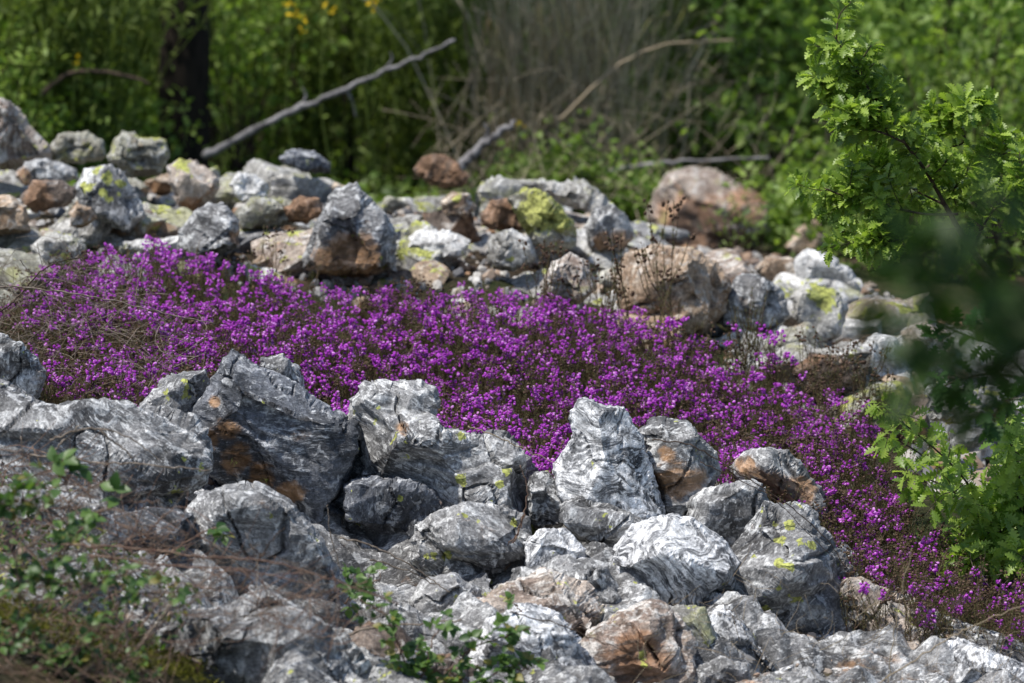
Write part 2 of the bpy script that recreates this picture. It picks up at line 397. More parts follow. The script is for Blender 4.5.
# ------------------------------------------------------------------ rocks
FR = np.random.default_rng(77).uniform(-1, 1, 256)
def facet(q, cell, seed, axis, flat=.55):
    """piecewise linear noise on a tetrahedral lattice: flat faces that meet in straight edges"""
    rg = np.random.default_rng(seed + 991); an = unit(np.asarray(axis, float))
    w = q + (q @ an)[:, None] * an * flat                       # cells flattened along the layering
    Rm = np.linalg.qr(rg.normal(size=(3, 3)))[0]
    w = w @ Rm / cell; w = w + .35 * np.c_[pn(w * .45 + 3), pn(w * .45 + 47), pn(w * .45 + 91)]
    s_ = w + w.sum(1, keepdims=True) / 3; b = np.floor(s_).astype(int); f = s_ - b
    o = np.argsort(-f, axis=1); fs = np.take_along_axis(f, o, 1)
    bc = np.c_[1 - fs[:, 0], fs[:, 0] - fs[:, 1], fs[:, 1] - fs[:, 2], fs[:, 2]]
    out = np.zeros(len(q)); c = b.copy()
    for k in range(4):
        h = PERM[PERM[PERM[(c[:, 0] + seed) & 255] + (c[:, 1] & 255)] + (c[:, 2] & 255)]
        out += bc[:, k] * FR[h]
        if k < 3: c = c.copy(); c[np.arange(len(c)), o[:, k]] += 1
    return out

def detail(P, N, scale, seed, axis, amp=1.0, sp=.034):
    """broken, layered displacement (metres) for points P with object size scale"""
    q = P + seed * 3.17
    c1 = max(.06, min(.22, scale * .45))
    rgh = .35 + .65 * ss(pn(q * 3.3 + 60), -.2, .3)
    d = facet(q, c1, seed, axis) * c1 * .24 + rgh * facet(q, c1 * .42, seed + 3, axis, 1.2) * c1 * .075 + rgh * facet(q, c1 * .17, seed + 4, axis, 1.5) * c1 * .024 + rgh * facet(q, .017, seed + 5, axis, 1.0) * .0018
    s = q @ axis / sp + .18 * pn(q * 3)
    f = s - np.floor(s); lay = np.where(f < .9, f / .9, (1 - f) / .1)
    wgt = ss(pn(q * 4 + 9), .0, .35)
    d = d + .0042 * (lay - .5) * wgt
    s2 = q @ axis / (sp * .27) + .3 * pn(q * 5); f2 = s2 - np.floor(s2)
    d = d + .0007 * (np.where(f2 < .85, f2 / .85, (1 - f2) / .15) - .5) * (.3 + .7 * wgt)
    cr = 1 - np.abs(facet(q, .16, seed + 9, axis, 0)); d = d - .014 * np.clip((cr - .965) / .035, 0, 1) * (scale > .12)
    d = d + .0007 * fbm(q * 60, 3)
    return d * amp

def normals(V, F):
    n = np.cross(V[F[:, 1]] - V[F[:, 0]], V[F[:, 2]] - V[F[:, 0]])
    N = np.zeros_like(V)
    for k in range(3): np.add.at(N, F[:, k], n)
    return unit(N)

def blobs(V, spots, Y):
    """spots: (px, py, radius px, channel) -> marks attribute in world distance"""
    A = np.zeros((len(V), 4)); A[:, 3] = 1
    for (sx, sy, r, ch) in spots:
        px, py = project(V)
        d = np.hypot(px - sx, py - sy) / r
        A[:, ch] = np.maximum(A[:, ch], 1 - ss(d, .0, 1.75))
    return A

ROCKS = []
def outline_rock(label, pts, Y, mat, thick=.10, depth=.22, seed=1, facets=None, spots=(), stp=1.8, name='rock', axis=None, amp=1.0, topt=58, rough=1.0, group=None, parent=None, cat='rock'):
    rg = np.random.default_rng(seed * 7 + 5)
    P = np.array(pts, float)
    if Y < 10.5:                                    # the front rocks interlock: each runs on behind the one below it
        cx_ = P[:, 0].mean(); y0_ = P[:, 1].min(); P = np.c_[cx_ + (P[:, 0] - cx_) * 1.09, y0_ + (P[:, 1] - y0_) * 1.20]
    # organic edge: resample and jitter
    Q = []
    per = 0
    for i in range(len(P)):
        a_, b_ = P[i], P[(i + 1) % len(P)]; L = np.hypot(*(b_ - a_)); n = max(1, int(L / stp)); nn = np.array([b_[1] - a_[1], a_[0] - b_[0]]) / (L + 1e-9)
        for k in range(n):
            t = k / n; p = a_ + (b_ - a_) * t
            j = pn(np.array([[p[0] * .07, p[1] * .07, seed * 1.3]]))[0] * 1.5 + pn(np.array([[p[0] * .22, p[1] * .22, seed * 2.3]]))[0] * 1.8
            Q.append(p + nn * j * rough * min(1, L / 12))
    Q = np.array(Q)
    lo, hi = Q.min(0), Q.max(0)
    gxx, gyy = np.meshgrid(np.arange(lo[0], hi[0], stp), np.arange(lo[1], hi[1], stp))
    g = np.c_[gxx.ravel(), gyy.ravel()] + rg.uniform(-.25, .25, (gxx.size, 2)) * stp
    # inside test + edge distance
    A_ = Q; B_ = np.roll(Q, -1, 0)
    def inside(p):
        c_ = np.zeros(len(p), bool)
        for a1, b1 in zip(A_, B_):
            if a1[1] == b1[1]: continue
            m_ = ((a1[1] > p[:, 1]) != (b1[1] > p[:, 1])) & (p[:, 0] < (b1[0] - a1[0]) * (p[:, 1] - a1[1]) / (b1[1] - a1[1]) + a1[0])
            c_ ^= m_
        return c_
    def edist(p):
        dm = np.full(len(p), 1e9)
        for a1, b1 in zip(A_, B_):
            ab = b1 - a1; t = np.clip(((p - a1) @ ab) / (ab @ ab + 1e-12), 0, 1)
            dm = np.minimum(dm, np.hypot(*(p - a1 - t[:, None] * ab).T))
        return dm
    g = g[inside(g)]; ed = edist(g); k_ = ed > stp * .55; g = g[k_]; ed = ed[k_]
    allp = np.r_[Q, g]; edd = np.r_[np.zeros(len(Q)), ed]
    res = geometry.delaunay_2d_cdt([Vector(p) for p in allp], [(i, (i + 1) % len(Q)) for i in range(len(Q))], [], 1, 1e-5)
    vv = np.array([tuple(p) for p in res[0]]); tri = np.array([f[:3] for f in res[2]])
    if len(vv) != len(allp):
        edd = edist(vv); edd[edd < 1e-3] = 0
    isb = edd < 1e-6
    pxm = K * Y / math.cos(PITCH)
    cen = P.mean(0)
    u = (vv[:, 0] - cen[0]) * pxm; v = -(vv[:, 1] - cen[1]) * pxm; e = edd * pxm
    pu = (Q[:, 0] - cen[0]) * pxm; pv = -(Q[:, 1] - cen[1]) * pxm
    def plane(ang, tilt, w, T):
        ca, sa = math.cos(math.radians(ang)), math.sin(math.radians(ang)); st_, ct = math.sin(math.radians(tilt)), math.cos(math.radians(tilt))
        r = (ca * pu + sa * pv).max(); D = st_ * r + ct * w * T
        return (D - st_ * (ca * u + sa * v)) / ct
    if facets is None:
        facets = [(90 + rg.uniform(-35, 35), topt + rg.uniform(-10, 8), .05), (rg.choice([155, 25]) + rg.uniform(-18, 18), rg.uniform(42, 58), .10),
                  (-90 + rg.uniform(-35, 35), rg.uniform(0, 12), .6), (90 + rg.uniform(-75, 75), rg.uniform(26, 42), .5)]
    hf = np.full(len(vv), thick * 1.6)
    for (an, ti, w) in facets: hf = np.minimum(hf, plane(an, ti, w, thick))
    hf = np.minimum(hf, .15 * np.sqrt(e * .02) + e * 5.0)
    hf = np.maximum(hf, 0)
    hb = np.full(len(vv), depth)
    for k in range(6): hb = np.minimum(hb, plane(rg.uniform(0, 360), rg.uniform(10, 60), rg.uniform(.1, .6), depth))
    hb = np.minimum(np.maximum(hb, .02), 2.0 * np.sqrt(e * .08)); 
    # front
    Rr = ray(vv[:, 0], vv[:, 1])
    VF = CAM + Rr * (Y - hf)[:, None]; VB = CAM + Rr * (Y + hb)[:, None]
    # make a closed shell: boundary shared
    bi = np.where(isb)[0]; mp = np.full(len(vv), -1); inn = np.where(~isb)[0]; mp[bi] = bi; mp[inn] = len(vv) + np.arange(len(inn))
    V = np.r_[VF, VB[inn]]; F = np.r_[tri, mp[tri][:, ::-1]]
    N = normals(V, F)
    if N[inn][:, 1].mean() > 0: F = F[:, ::-1]; N = -N
    if axis is None: axis = rg.normal(size=3)
    axis = unit(np.array(axis, float))
    size = max(np.ptp(u), np.ptp(v))
    dsp = detail(V, N, size, seed, axis, amp)
    fade = np.r_[ss(e, 0, .012), np.ones(len(inn))] * .85 + .15
    V = V + N * (dsp * fade)[:, None]
    A = blobs(V, spots, Y)
    loc = V.mean(0)
    o = make_obj(name, V, F, M[mat], None, None, True, loc, A)
    if parent is None: tag(o, label, cat, group)
    ROCKS.append((loc, size))
    return o

import bmesh
ICO = {}
def ico(sub):
    if sub not in ICO:
        bm = bmesh.new(); bmesh.ops.create_icosphere(bm, subdivisions=sub, radius=1)
        ICO[sub] = (np.array([v.co[:] for v in bm.verts]), np.array([[l.index for l in f.verts] for f in bm.faces])); bm.free()
    return ICO[sub]
def hull_mesh(seed, sub=5, npl=3):
    """broken block: three skewed pairs of faces and a few corner breaks"""
    rg = np.random.default_rng(seed); D, F = ico(sub)
    A = unit(np.eye(3) + rg.normal(size=(3, 3)) * .22)
    nrm = np.r_[A, -unit(A + rg.normal(size=(3, 3)) * .16), unit(rg.normal(size=(npl, 3)))]
    dd = np.r_[rg.uniform(.62, .85, 6), rg.uniform(.68, .92, npl)]
    dt = D @ nrm.T; r = np.where(dt > .05, dd[None] / np.maximum(dt, .05), 9).min(1)
    return D * np.minimum(r, 1.45)[:, None], F
def rotm(rx, ry, rz):
    cx, sx, cy, sy, cz, sz = math.cos(rx), math.sin(rx), math.cos(ry), math.sin(ry), math.cos(rz), math.sin(rz)
    return np.array([[cz, -sz, 0], [sz, cz, 0], [0, 0, 1]]) @ np.array([[cy, 0, sy], [0, 1, 0], [-sy, 0, cy]]) @ np.array([[1, 0, 0], [0, cx, -sx], [0, sx, cx]])
def hull_rock(label, loc, size, mat, seed, roll=0, sub=5, group=None, rustunder=.0, lichtop=0.0, name='rock', cat='rock', amp=1.0):
    """size = full extents (x, y, z) in metres; roll = tilt in the picture plane, radians"""
    rg = np.random.default_rng(seed); V, F = hull_mesh(seed, sub)
    V = V / (np.ptp(V, axis=0)[None]) * np.array(size)[None]
    V = V @ rotm(rg.uniform(-.25, .25), roll, rg.uniform(-.35, .35)).T
    N = normals(V, F)
    if (N * V).sum(1).mean() < 0: F = F[:, ::-1]; N = -N
    s = max(size)
    V = V + N * (detail(V, N, s, seed % 97, unit(rg.normal(size=3)), amp * min(.8, .25 + s * 2)))[:, None]
    A = np.zeros((len(V), 4)); A[:, 3] = 1
    A[:, 0] = rustunder * ss(-N[:, 2] - N[:, 1] * .3, -.1, .5); A[:, 1] = lichtop * ss(N[:, 2], .0, .5)
    o = make_obj(name, V, F, M[mat], None, None, True, None, A); o.location = [float(c) for c in loc]
    tag(o, label, cat, group)
    return o

# ---- foreground outcrop, traced in the picture, standing at its depth
R_, L_ = 0, 1
outline_rock('big dark slab of layered grey schist tilted up above the heather, rust along its lower left edge',
    [(184, 426), (200, 398), (212, 380), (222, 360), (234, 348), (258, 361), (294, 376), (321, 398), (346, 417), (344, 446), (330, 474), (316, 506), (297, 500), (267, 486), (236, 468), (205, 451), (194, 436)], 9.62, 'dark', .16, .3, 3,
    facets=[(62, 60, .02), (165, 50, .05), (-40, 10, .45), (60, 30, .55), (0, 45, .2), (-128, 34, .15)],
    spots=[(208, 440, 14, 0), (228, 430, 13, 0), (235, 458, 16, 0), (262, 476, 15, 0), (215, 402, 6, 0), (290, 490, 14, 0)], axis=(.45, -.3, .85), name='slab', amp=.8)
outline_rock('small grey rock tip poking out just behind the big dark slab', [(262, 356), (283, 354), (297, 366), (303, 388), (290, 394), (262, 374)], 9.85, 'schist', .05, .12, 4)
outline_rock('small grey wedge rock leaning on the left of the big dark slab', [(138, 406), (147, 391), (171, 376), (203, 369), (210, 386), (194, 406), (184, 428), (160, 430), (144, 420)], 9.68, 'schist', .08, .16, 5, spots=[(190, 380, 6, 2)])
outline_rock('broad low grey rock with flat top in the left foreground', [(-20, 385), (20, 392), (50, 402), (95, 398), (125, 402), (145, 412), (184, 426), (198, 442), (198, 466), (170, 486), (146, 512), (100, 502), (60, 500), (0, 480), (-20, 470)], 9.25, 'schist', .20, .3, 6,
    facets=[(92, 60, .02), (100, 35, .5), (-90, 15, .6), (-40, 35, .4), (60, 50, .1)], axis=(.1, .1, 1))
outline_rock('mottled dark rock at the left edge above the broad flat rock', [(-25, 330), (5, 333), (20, 342), (34, 352), (44, 364), (40, 382), (28, 396), (-25, 400)], 9.7, 'schist', .10, .2, 7)
outline_rock('rounded grey rock below the big dark slab, bramble canes across it', [(190, 505), (205, 492), (230, 487), (262, 488), (292, 501), (318, 529), (336, 559), (352, 590), (345, 615), (300, 618), (250, 610), (205, 600), (188, 560)], 8.95, 'schist', .16, .25, 8, axis=(.2, .3, .9))
outline_rock('pale blotchy rock at the bottom edge, left of the bramble', [(160, 640), (166, 622), (191, 609), (239, 597), (270, 588), (301, 602), (320, 631), (348, 655), (362, 700), (330, 730), (160, 730)], 8.3, 'schist', .16, .25, 9, amp=1.1)
outline_rock('dark grey outcrop with greenish lichen in the middle, right of the deep crack', [(352, 416), (366, 400), (389, 396), (412, 395), (430, 398), (440, 420), (470, 428), (491, 438), (512, 453), (530, 472), (537, 495), (532, 530), (515, 556), (480, 566), (440, 560), (410, 530), (385, 512), (362, 490), (346, 452)], 9.72, 'schist', .22, .3, 10,
    facets=[(80, 58, .02), (35, 46, .1), (140, 46, .15), (-90, 8, .55), (110, 26, .55)],
    spots=[(463, 482, 7, 1), (500, 484, 6, 1), (508, 470, 9, 1), (461, 438, 6, 1), (384, 484, 4, 1), (452, 430, 4, 2), (402, 428, 9, 0)], axis=(.15, -.2, 1), amp=1.35, name='outcrop')
outline_rock('squat rock block under the outcrop, left of the yellow patch', [(346, 482), (370, 476), (402, 480), (432, 488), (445, 512), (436, 528), (405, 530), (378, 522), (350, 512)], 9.58, 'dark', .09, .2, 11, spots=[(400, 498, 5, 1), (352, 490, 4, 1)])
outline_rock('layered ledge with a bright yellow lichen stripe under the outcrop', [(418, 520), (440, 508), (475, 502), (508, 506), (526, 512), (528, 536), (505, 560), (470, 580), (430, 570), (414, 548)], 9.42, 'schist', .14, .25, 12, spots=[(436, 557, 9, 1), (426, 558, 6, 1), (446, 556, 6, 1), (515, 524, 6, 1), (521, 537, 5, 1)], axis=(.1, -.2, 1), amp=1.3, facets=[(90, 50, .05), (-90, 10, .6), (-110, 30, .4), (40, 40, .2), (150, 35, .3)])
outline_rock('shaded block at the back of the hollow', [(345, 512), (380, 520), (420, 530), (430, 560), (400, 572), (372, 566), (350, 548)], 9.66, 'dark', .05, .2, 13)
outline_rock('rugged low block at the right of the hollow', [(424, 578), (455, 572), (476, 586), (480, 612), (450, 628), (425, 618), (412, 596)], 9.12, 'schist', .09, .2, 14)
outline_rock('small rough rock wedged between the outcrop and the marbled boulder', [(526, 482), (535, 472), (548, 471), (562, 486), (570, 502), (562, 518), (541, 524), (528, 512)], 9.62, 'schist', .07, .12, 15)
outline_rock('upright black and white marbled boulder in front of the heather', [(558, 458), (568, 440), (574, 428), (573, 410), (584, 397), (600, 405), (622, 405), (638, 428), (650, 458), (663, 500), (658, 516), (630, 512), (598, 505), (570, 500), (560, 478)], 9.6, 'marble', .15, .22, 16,
    facets=[(100, 55, .02), (30, 48, .05), (165, 45, .1), (-90, 10, .6), (70, 22, .8)], amp=.55, axis=(.6, .2, .6))
outline_rock('angular rock with rust brown front and cream top, right of the marbled boulder', [(638, 430), (662, 422), (688, 424), (713, 446), (719, 462), (706, 485), (682, 508), (664, 502), (656, 474), (646, 448)], 9.72, 'schist', .13, .2, 17,
    facets=[(75, 66, .02), (165, 45, .15), (-80, 6, .75), (20, 50, .1), (90, 45, .4)], spots=[(675, 478, 24, 0), (668, 455, 10, 0), (690, 480, 16, 0)], axis=(.2, .1, 1))
outline_rock('brown and slate grey rock on its own among the heather stems', [(732, 464), (753, 447), (770, 448), (788, 450), (803, 464), (816, 482), (822, 502), (800, 512), (774, 506), (755, 492)], 9.9, 'schist', .12, .2, 18,
    facets=[(120, 60, .02), (60, 55, .1), (-60, 12, .6), (-130, 30, .4)], spots=[(770, 490, 20, 0), (800, 490, 16, 0), (745, 465, 9, 0)])
outline_rock('dark pitted rock below the rust fronted one', [(690, 500), (704, 488), (728, 483), (758, 484), (768, 504), (756, 524), (740, 545), (710, 534), (692, 520)], 9.6, 'schist', .10, .2, 19)
outline_rock('big grey rock dotted with yellow lichen over a brown overhang', [(734, 540), (748, 520), (766, 500), (799, 508), (824, 524), (841, 545), (858, 574), (866, 596), (850, 612), (832, 618), (799, 612), (765, 622), (740, 632), (704, 622), (696, 590), (716, 566)], 9.42, 'schist', .22, .3, 20,
    facets=[(75, 60, .02), (20, 52, .05), (150, 42, .2), (-90, 30, .35), (80, 32, .8)],
    spots=[(790, 528, 6, 1), (775, 524, 5, 1), (780, 540, 6, 1), (800, 544, 5, 1), (779, 564, 5, 1), (792, 570, 7, 1), (780, 585, 7, 1), (794, 600, 9, 1), (765, 603, 9, 1), (812, 545, 4, 1), (756, 558, 4, 1), (850, 590, 10, 2)], axis=(.1, .2, 1), amp=1.1)
outline_rock('brown shaded rock mass under the lichen dotted rock', [(748, 610), (800, 604), (862, 598), (880, 625), (880, 670), (866, 730), (760, 730), (736, 660)], 9.38, 'rusty', .05, .3, 21, facets=[(90, 15, .6), (-90, 10, .6), (0, 30, .3), (180, 30, .3)], spots=[(800, 650, 70, 0)], axis=(0, 0, 1), amp=1.4)
outline_rock('thin flat grey slab just under the marbled boulder', [(564, 503), (585, 495), (612, 500), (645, 515), (655, 535), (634, 556), (612, 552), (596, 538), (572, 528)], 9.5, 'schist', .12, .2, 22, facets=[(88, 62, .02), (-90, 8, .5), (110, 40, .4)])
outline_rock('long white streaked slab sloping down the centre of the outcrop', [(612, 548), (634, 522), (664, 514), (692, 518), (716, 534), (738, 556), (728, 578), (706, 592), (700, 622), (672, 618), (652, 610), (628, 640), (612, 622), (622, 596), (610, 572)], 9.32, 'marble', .20, .3, 23,
    facets=[(110, 55, .02), (70, 48, .1), (-90, 6, .5), (-150, 30, .25), (100, 30, .6)], axis=(.8, .1, .4), amp=.6, name='slab')
outline_rock('small swirly white and grey rock left of the thin flat slab', [(526, 540), (545, 528), (566, 528), (584, 545), (580, 566), (552, 574), (530, 562)], 9.35, 'marble', .08, .15, 24)
outline_rock('rugged grey rock in the crease left of the streaked slab', [(556, 572), (580, 562), (606, 566), (620, 590), (618, 612), (590, 620), (562, 606)], 9.2, 'schist', .09, .18, 25)
outline_rock('low cream and ochre topped rock in the bottom middle', [(476, 600), (505, 582), (545, 574), (580, 590), (600, 606), (590, 628), (540, 632), (495, 628)], 9.05, 'pink', .13, .2, 26)
outline_rock('tan weathered slope of rock beneath the streaked slab', [(590, 628), (620, 612), (648, 606), (676, 616), (690, 650), (700, 700), (690, 730), (590, 730), (572, 680)], 8.95, 'pink', .16, .3, 27, amp=1.2, spots=[(640, 660, 30, 0)])
outline_rock('cream rock wedge beside the tan slope', [(646, 618), (676, 604), (704, 606), (716, 634), (708, 668), (690, 684), (664, 664)], 9.02, 'pale', .10, .2, 28)
outline_rock('white banded slab end under the lichen dotted rock', [(704, 620), (722, 614), (744, 620), (768, 642), (792, 664), (826, 696), (812, 712), (776, 704), (752, 680), (722, 660)], 9.1, 'marble', .09, .15, 29, axis=(.5, 0, .8))
outline_rock('little pale rounded rock at the bottom edge beneath the banded slab', [(684, 690), (694, 668), (720, 656), (746, 662), (756, 700), (740, 720), (690, 720)], 8.85, 'schist', .08, .15, 30)
outline_rock('pinkish grey crumbling rock at the right end of the ridge', [(846, 580), (862, 578), (890, 586), (915, 598), (940, 614), (944, 640), (910, 656), (880, 650), (860, 628)], 9.35, 'pink', .12, .2, 31, amp=1.5)
outline_rock('small white rock behind the right side of the lichen dotted rock', [(832, 545), (844, 542), (858, 556), (864, 574), (852, 584), (838, 572)], 9.75, 'white', .06, .12, 32)
outline_rock('blue grey rock with white veins in the bottom right corner', [(916, 668), (934, 644), (960, 636), (1000, 652), (1040, 668), (1050, 730), (920, 730)], 9.15, 'marble', .16, .2, 33)
outline_rock('dark grey rock low in the gap left of the blue grey corner rock', [(858, 660), (880, 640), (915, 642), (932, 662), (930, 730), (860, 730)], 9.2, 'pink', .10, .2, 34, amp=1.2)
outline_rock('streaky white rock at the bottom edge under the bramble leaves', [(470, 650), (488, 616), (520, 606), (556, 616), (580, 650), (596, 730), (460, 730)], 8.75, 'marble', .15, .25, 35)
outline_rock('brownish rock at the bottom edge between two pale rocks', [(352, 634), (372, 620), (402, 626), (428, 650), (470, 660), (474, 730), (350, 730)], 8.62, 'rusty', .12, .2, 36)
outline_rock('grey rock hidden behind dry canes at the far left', [(-25, 500), (20, 484), (60, 490), (96, 500), (120, 530), (100, 570), (20, 575), (-25, 560)], 8.7, 'schist', .14, .2, 37)
outline_rock('dark rock in the shade at the left of the rounded grey rock', [(110, 520), (148, 506), (190, 512), (200, 560), (190, 606), (130, 600), (108, 560)], 8.85, 'dark', .10, .2, 38)
outline_rock('dark block deep in the crack below the big dark slab', [(300, 508), (322, 500), (345, 510), (352, 545), (345, 570), (320, 545)], 9.6, 'dark', .03, .2, 39)
outline_rock('lumpy grey rock below the small swirly rock', [(516, 568), (540, 566), (560, 576), (560, 600), (530, 606), (508, 592)], 9.18, 'schist', .08, .15, 40)
outline_rock('grey ledge between the hollow and the bottom brambles', [(352, 600), (380, 604), (420, 614), (470, 624), (490, 640), (470, 660), (410, 650), (360, 640)], 8.95, 'schist', .12, .2, 42)

# ---- rubble bank behind the heather: rocks one can tell apart
B = [  # label, outline, Y, material, thickness, spots
 ('pale tan rock forming the top left corner of the far bank', [(-25, 92), (4, 99), (18, 108), (34, 128), (52, 150), (46, 168), (20, 170), (-25, 172)], 13.2, 'pink', []),
 ('slate grey rock with a rusty left underside beneath the top left corner rock', [(14, 176), (25, 162), (50, 158), (78, 168), (80, 180), (55, 184), (26, 186)], 12.8, 'schist', [(22, 178, 10, 0)]),
 ('grey rock with a brown front below the slate grey rock', [(24, 194), (32, 180), (60, 180), (78, 188), (74, 204), (46, 210), (24, 208)], 12.5, 'rusty', [(38, 200, 16, 0)]),
 ('tilted brown grey block with yellow lichen discs on its face', [(77, 206), (76, 184), (84, 169), (112, 164), (124, 174), (134, 188), (148, 216), (128, 233), (100, 222)], 12.3, 'schist', [(96, 171, 5, 1), (107, 177, 6, 1), (123, 185, 6, 1), (86, 188, 6, 1), (103, 192, 6, 1), (112, 199, 5, 1), (118, 195, 4, 1)]),
 ('small tan stone leaning against the lichen disc block', [(68, 214), (78, 203), (92, 206), (97, 218), (84, 228), (70, 226)], 12.1, 'ochre', []),
 ('orange tan rock at the left edge of the far bank', [(-25, 196), (10, 195), (26, 206), (30, 232), (4, 236), (-25, 238)], 12.2, 'ochre', []),
 ('flattish lichen crusted rock on the crest left of the big trunk', [(48, 150), (58, 134), (86, 130), (104, 140), (106, 158), (80, 164), (56, 164)], 13.3, 'lich', []),
 ('rough pale rock with yellow crust on the crest in front of the big trunk', [(108, 158), (112, 142), (124, 132), (140, 136), (166, 138), (170, 156), (160, 176), (130, 178)], 13.1, 'lich', []),
 ('pinkish rock with a rusty hollow below the trunk', [(166, 168), (180, 158), (205, 166), (220, 180), (214, 198), (192, 212), (176, 206)], 12.8, 'pink', [(190, 205, 9, 0), (184, 165, 8, 1)]),
 ('blue grey blocky rock rising behind the left heather', [(178, 232), (190, 214), (208, 202), (226, 206), (240, 220), (240, 248), (200, 262), (178, 250)], 12.0, 'schist', [(236, 238, 8, 0)]),
 ('white quartz rock right of the pinkish hollow rock', [(228, 184), (238, 172), (254, 174), (270, 188), (266, 202), (242, 204)], 12.7, 'white', []),
 ('dark blue grey flat rock on the crest below the dead branch', [(276, 158), (292, 149), (314, 151), (332, 162), (330, 174), (302, 172)], 13.3, 'dark', []),
 ('lichen spotted rock under the flat crest rock', [(236, 212), (250, 197), (282, 196), (300, 206), (296, 224), (262, 230), (240, 228)], 12.4, 'lich', []),
 ('rust red hollow stone left of the big boulder', [(284, 208), (300, 196), (320, 198), (324, 212), (306, 224), (288, 222)], 12.35, 'rusty', [(304, 210, 20, 0)]),
 ('big boulder with grey top and shaded brown front behind the heather', [(302, 258), (312, 226), (324, 204), (336, 187), (356, 184), (372, 198), (388, 214), (397, 234), (398, 272), (370, 277), (320, 276), (303, 268)], 12.05, 'schist', [(352, 262, 34, 0), (330, 265, 20, 0), (382, 260, 5, 1), (360, 268, 4, 1)]),
 ('orange red rock alone on the crest beside the small dead branch', [(414, 170), (422, 158), (440, 153), (458, 162), (470, 178), (462, 188), (430, 186)], 13.6, 'rusty', [(440, 170, 34, 0)]),
 ('bright yellow lichen boulder on the right of the bank', [(508, 198), (524, 186), (545, 192), (562, 206), (574, 222), (575, 246), (556, 254), (534, 246), (520, 226)], 12.5, 'lich', [(540, 212, 24, 1), (530, 225, 12, 1)]),
 ('dark rust hollow rock left of the bright yellow boulder', [(480, 214), (490, 200), (512, 198), (528, 212), (524, 230), (500, 232), (482, 226)], 12.6, 'rusty', [(504, 216, 24, 0)]),
 ('long pale grey slab lying along the crest', [(478, 190), (498, 180), (540, 178), (586, 184), (606, 200), (600, 212), (570, 208), (540, 200), (500, 202)], 13.2, 'pale', []),
 ('blue grey rock with a rusty foot at the right end of the crest', [(584, 226), (594, 208), (612, 203), (626, 214), (636, 234), (622, 254), (596, 256), (586, 244)], 12.6, 'schist', [(602, 244, 12, 0), (620, 240, 12, 0)]),
 ('white lichen mottled rock in the middle of the bank', [(486, 250), (492, 234), (512, 228), (530, 236), (536, 258), (516, 272), (492, 270)], 12.2, 'pale', []),
 ('small orange stone with pale crust above the white mottled rock', [(440, 202), (452, 192), (470, 194), (478, 208), (466, 220), (444, 216)], 12.8, 'ochre', [(456, 198, 8, 1)]),
 ('white flat rock right of the big boulder', [(398, 246), (416, 232), (450, 230), (470, 240), (466, 256), (430, 264), (400, 262)], 12.3, 'white', []),
 ('pinkish fan shaped rock right behind the heather tops', [(540, 284), (552, 262), (570, 252), (588, 262), (598, 290), (580, 305), (548, 306)], 11.8, 'pink', []),
 ('big blurred orange and cream boulder beyond the right end of the crest', [(648, 214), (656, 190), (670, 174), (692, 168), (722, 178), (752, 188), (770, 204), (772, 240), (740, 254), (704, 258), (664, 250)], 15.8, 'pink', [(695, 225, 30, 0), (750, 200, 18, 0), (668, 215, 14, 0)]),
 ('large ochre boulder with rusty cracks rising behind dry heather sprigs', [(612, 276), (626, 254), (656, 244), (692, 248), (716, 262), (732, 284), (726, 312), (706, 336), (660, 338), (624, 320)], 12.0, 'ochre', []),
 ('slate coloured rock right of the large ochre boulder', [(722, 300), (736, 276), (760, 274), (782, 288), (790, 314), (770, 336), (736, 336), (720, 322)], 12.1, 'schist', []),
 ('flat ochre stone lying behind the slate coloured rock', [(752, 268), (766, 256), (790, 258), (808, 270), (800, 284), (768, 282)], 12.9, 'ochre', []),
 ('white capped rock in front of the far bushes', [(792, 262), (808, 250), (830, 256), (852, 270), (864, 288), (850, 300), (818, 292), (796, 280)], 12.8, 'white', []),
 ('grey rock with a yellow green crust below the white capped rock', [(790, 296), (806, 282), (836, 290), (850, 308), (842, 336), (820, 346), (800, 330)], 12.2, 'pale', [(822, 294, 12, 1)]),
 ('white rock half in shadow at the right of the bank', [(858, 350), (874, 332), (896, 338), (910, 360), (914, 388), (896, 404), (868, 392)], 11.7, 'white', []),
 ('blurred tan pointed stone far behind, right of the blurred boulder', [(784, 246), (800, 226), (818, 218), (828, 234), (824, 254), (800, 258)], 15.0, 'ochre', []),
 ('grey brown rock partly behind the oak leaves', [(900, 330), (920, 322), (950, 330), (956, 356), (930, 366), (904, 356)], 12.0, 'pink', []),
 ('low pale stone at the right edge just above the oak shrub', [(926, 404), (948, 392), (980, 396), (990, 414), (960, 424), (930, 420)], 11.0, 'pale', []),
 ('brown low rock between the white rock and the slate coloured one', [(790, 372), (810, 354), (846, 356), (862, 376), (840, 394), (804, 392)], 11.5, 'rusty', []),
 ('mottled rock at the left behind the dry heather twigs', [(30, 246), (46, 232), (72, 234), (88, 250), (76, 268), (40, 268)], 11.9, 'pale', []),
]
for k, (lb, pts, Y, mt, sp) in enumerate(B):
    h = max(p[1] for p in pts) - min(p[1] for p in pts)
    outline_rock(lb, pts, Y, mt, .0026 * h, .0045 * h, 100 + k, spots=sp, stp=2.6, topt=62, name='boulder' if h > 70 else 'rock', cat='boulder' if h > 70 else 'rock')

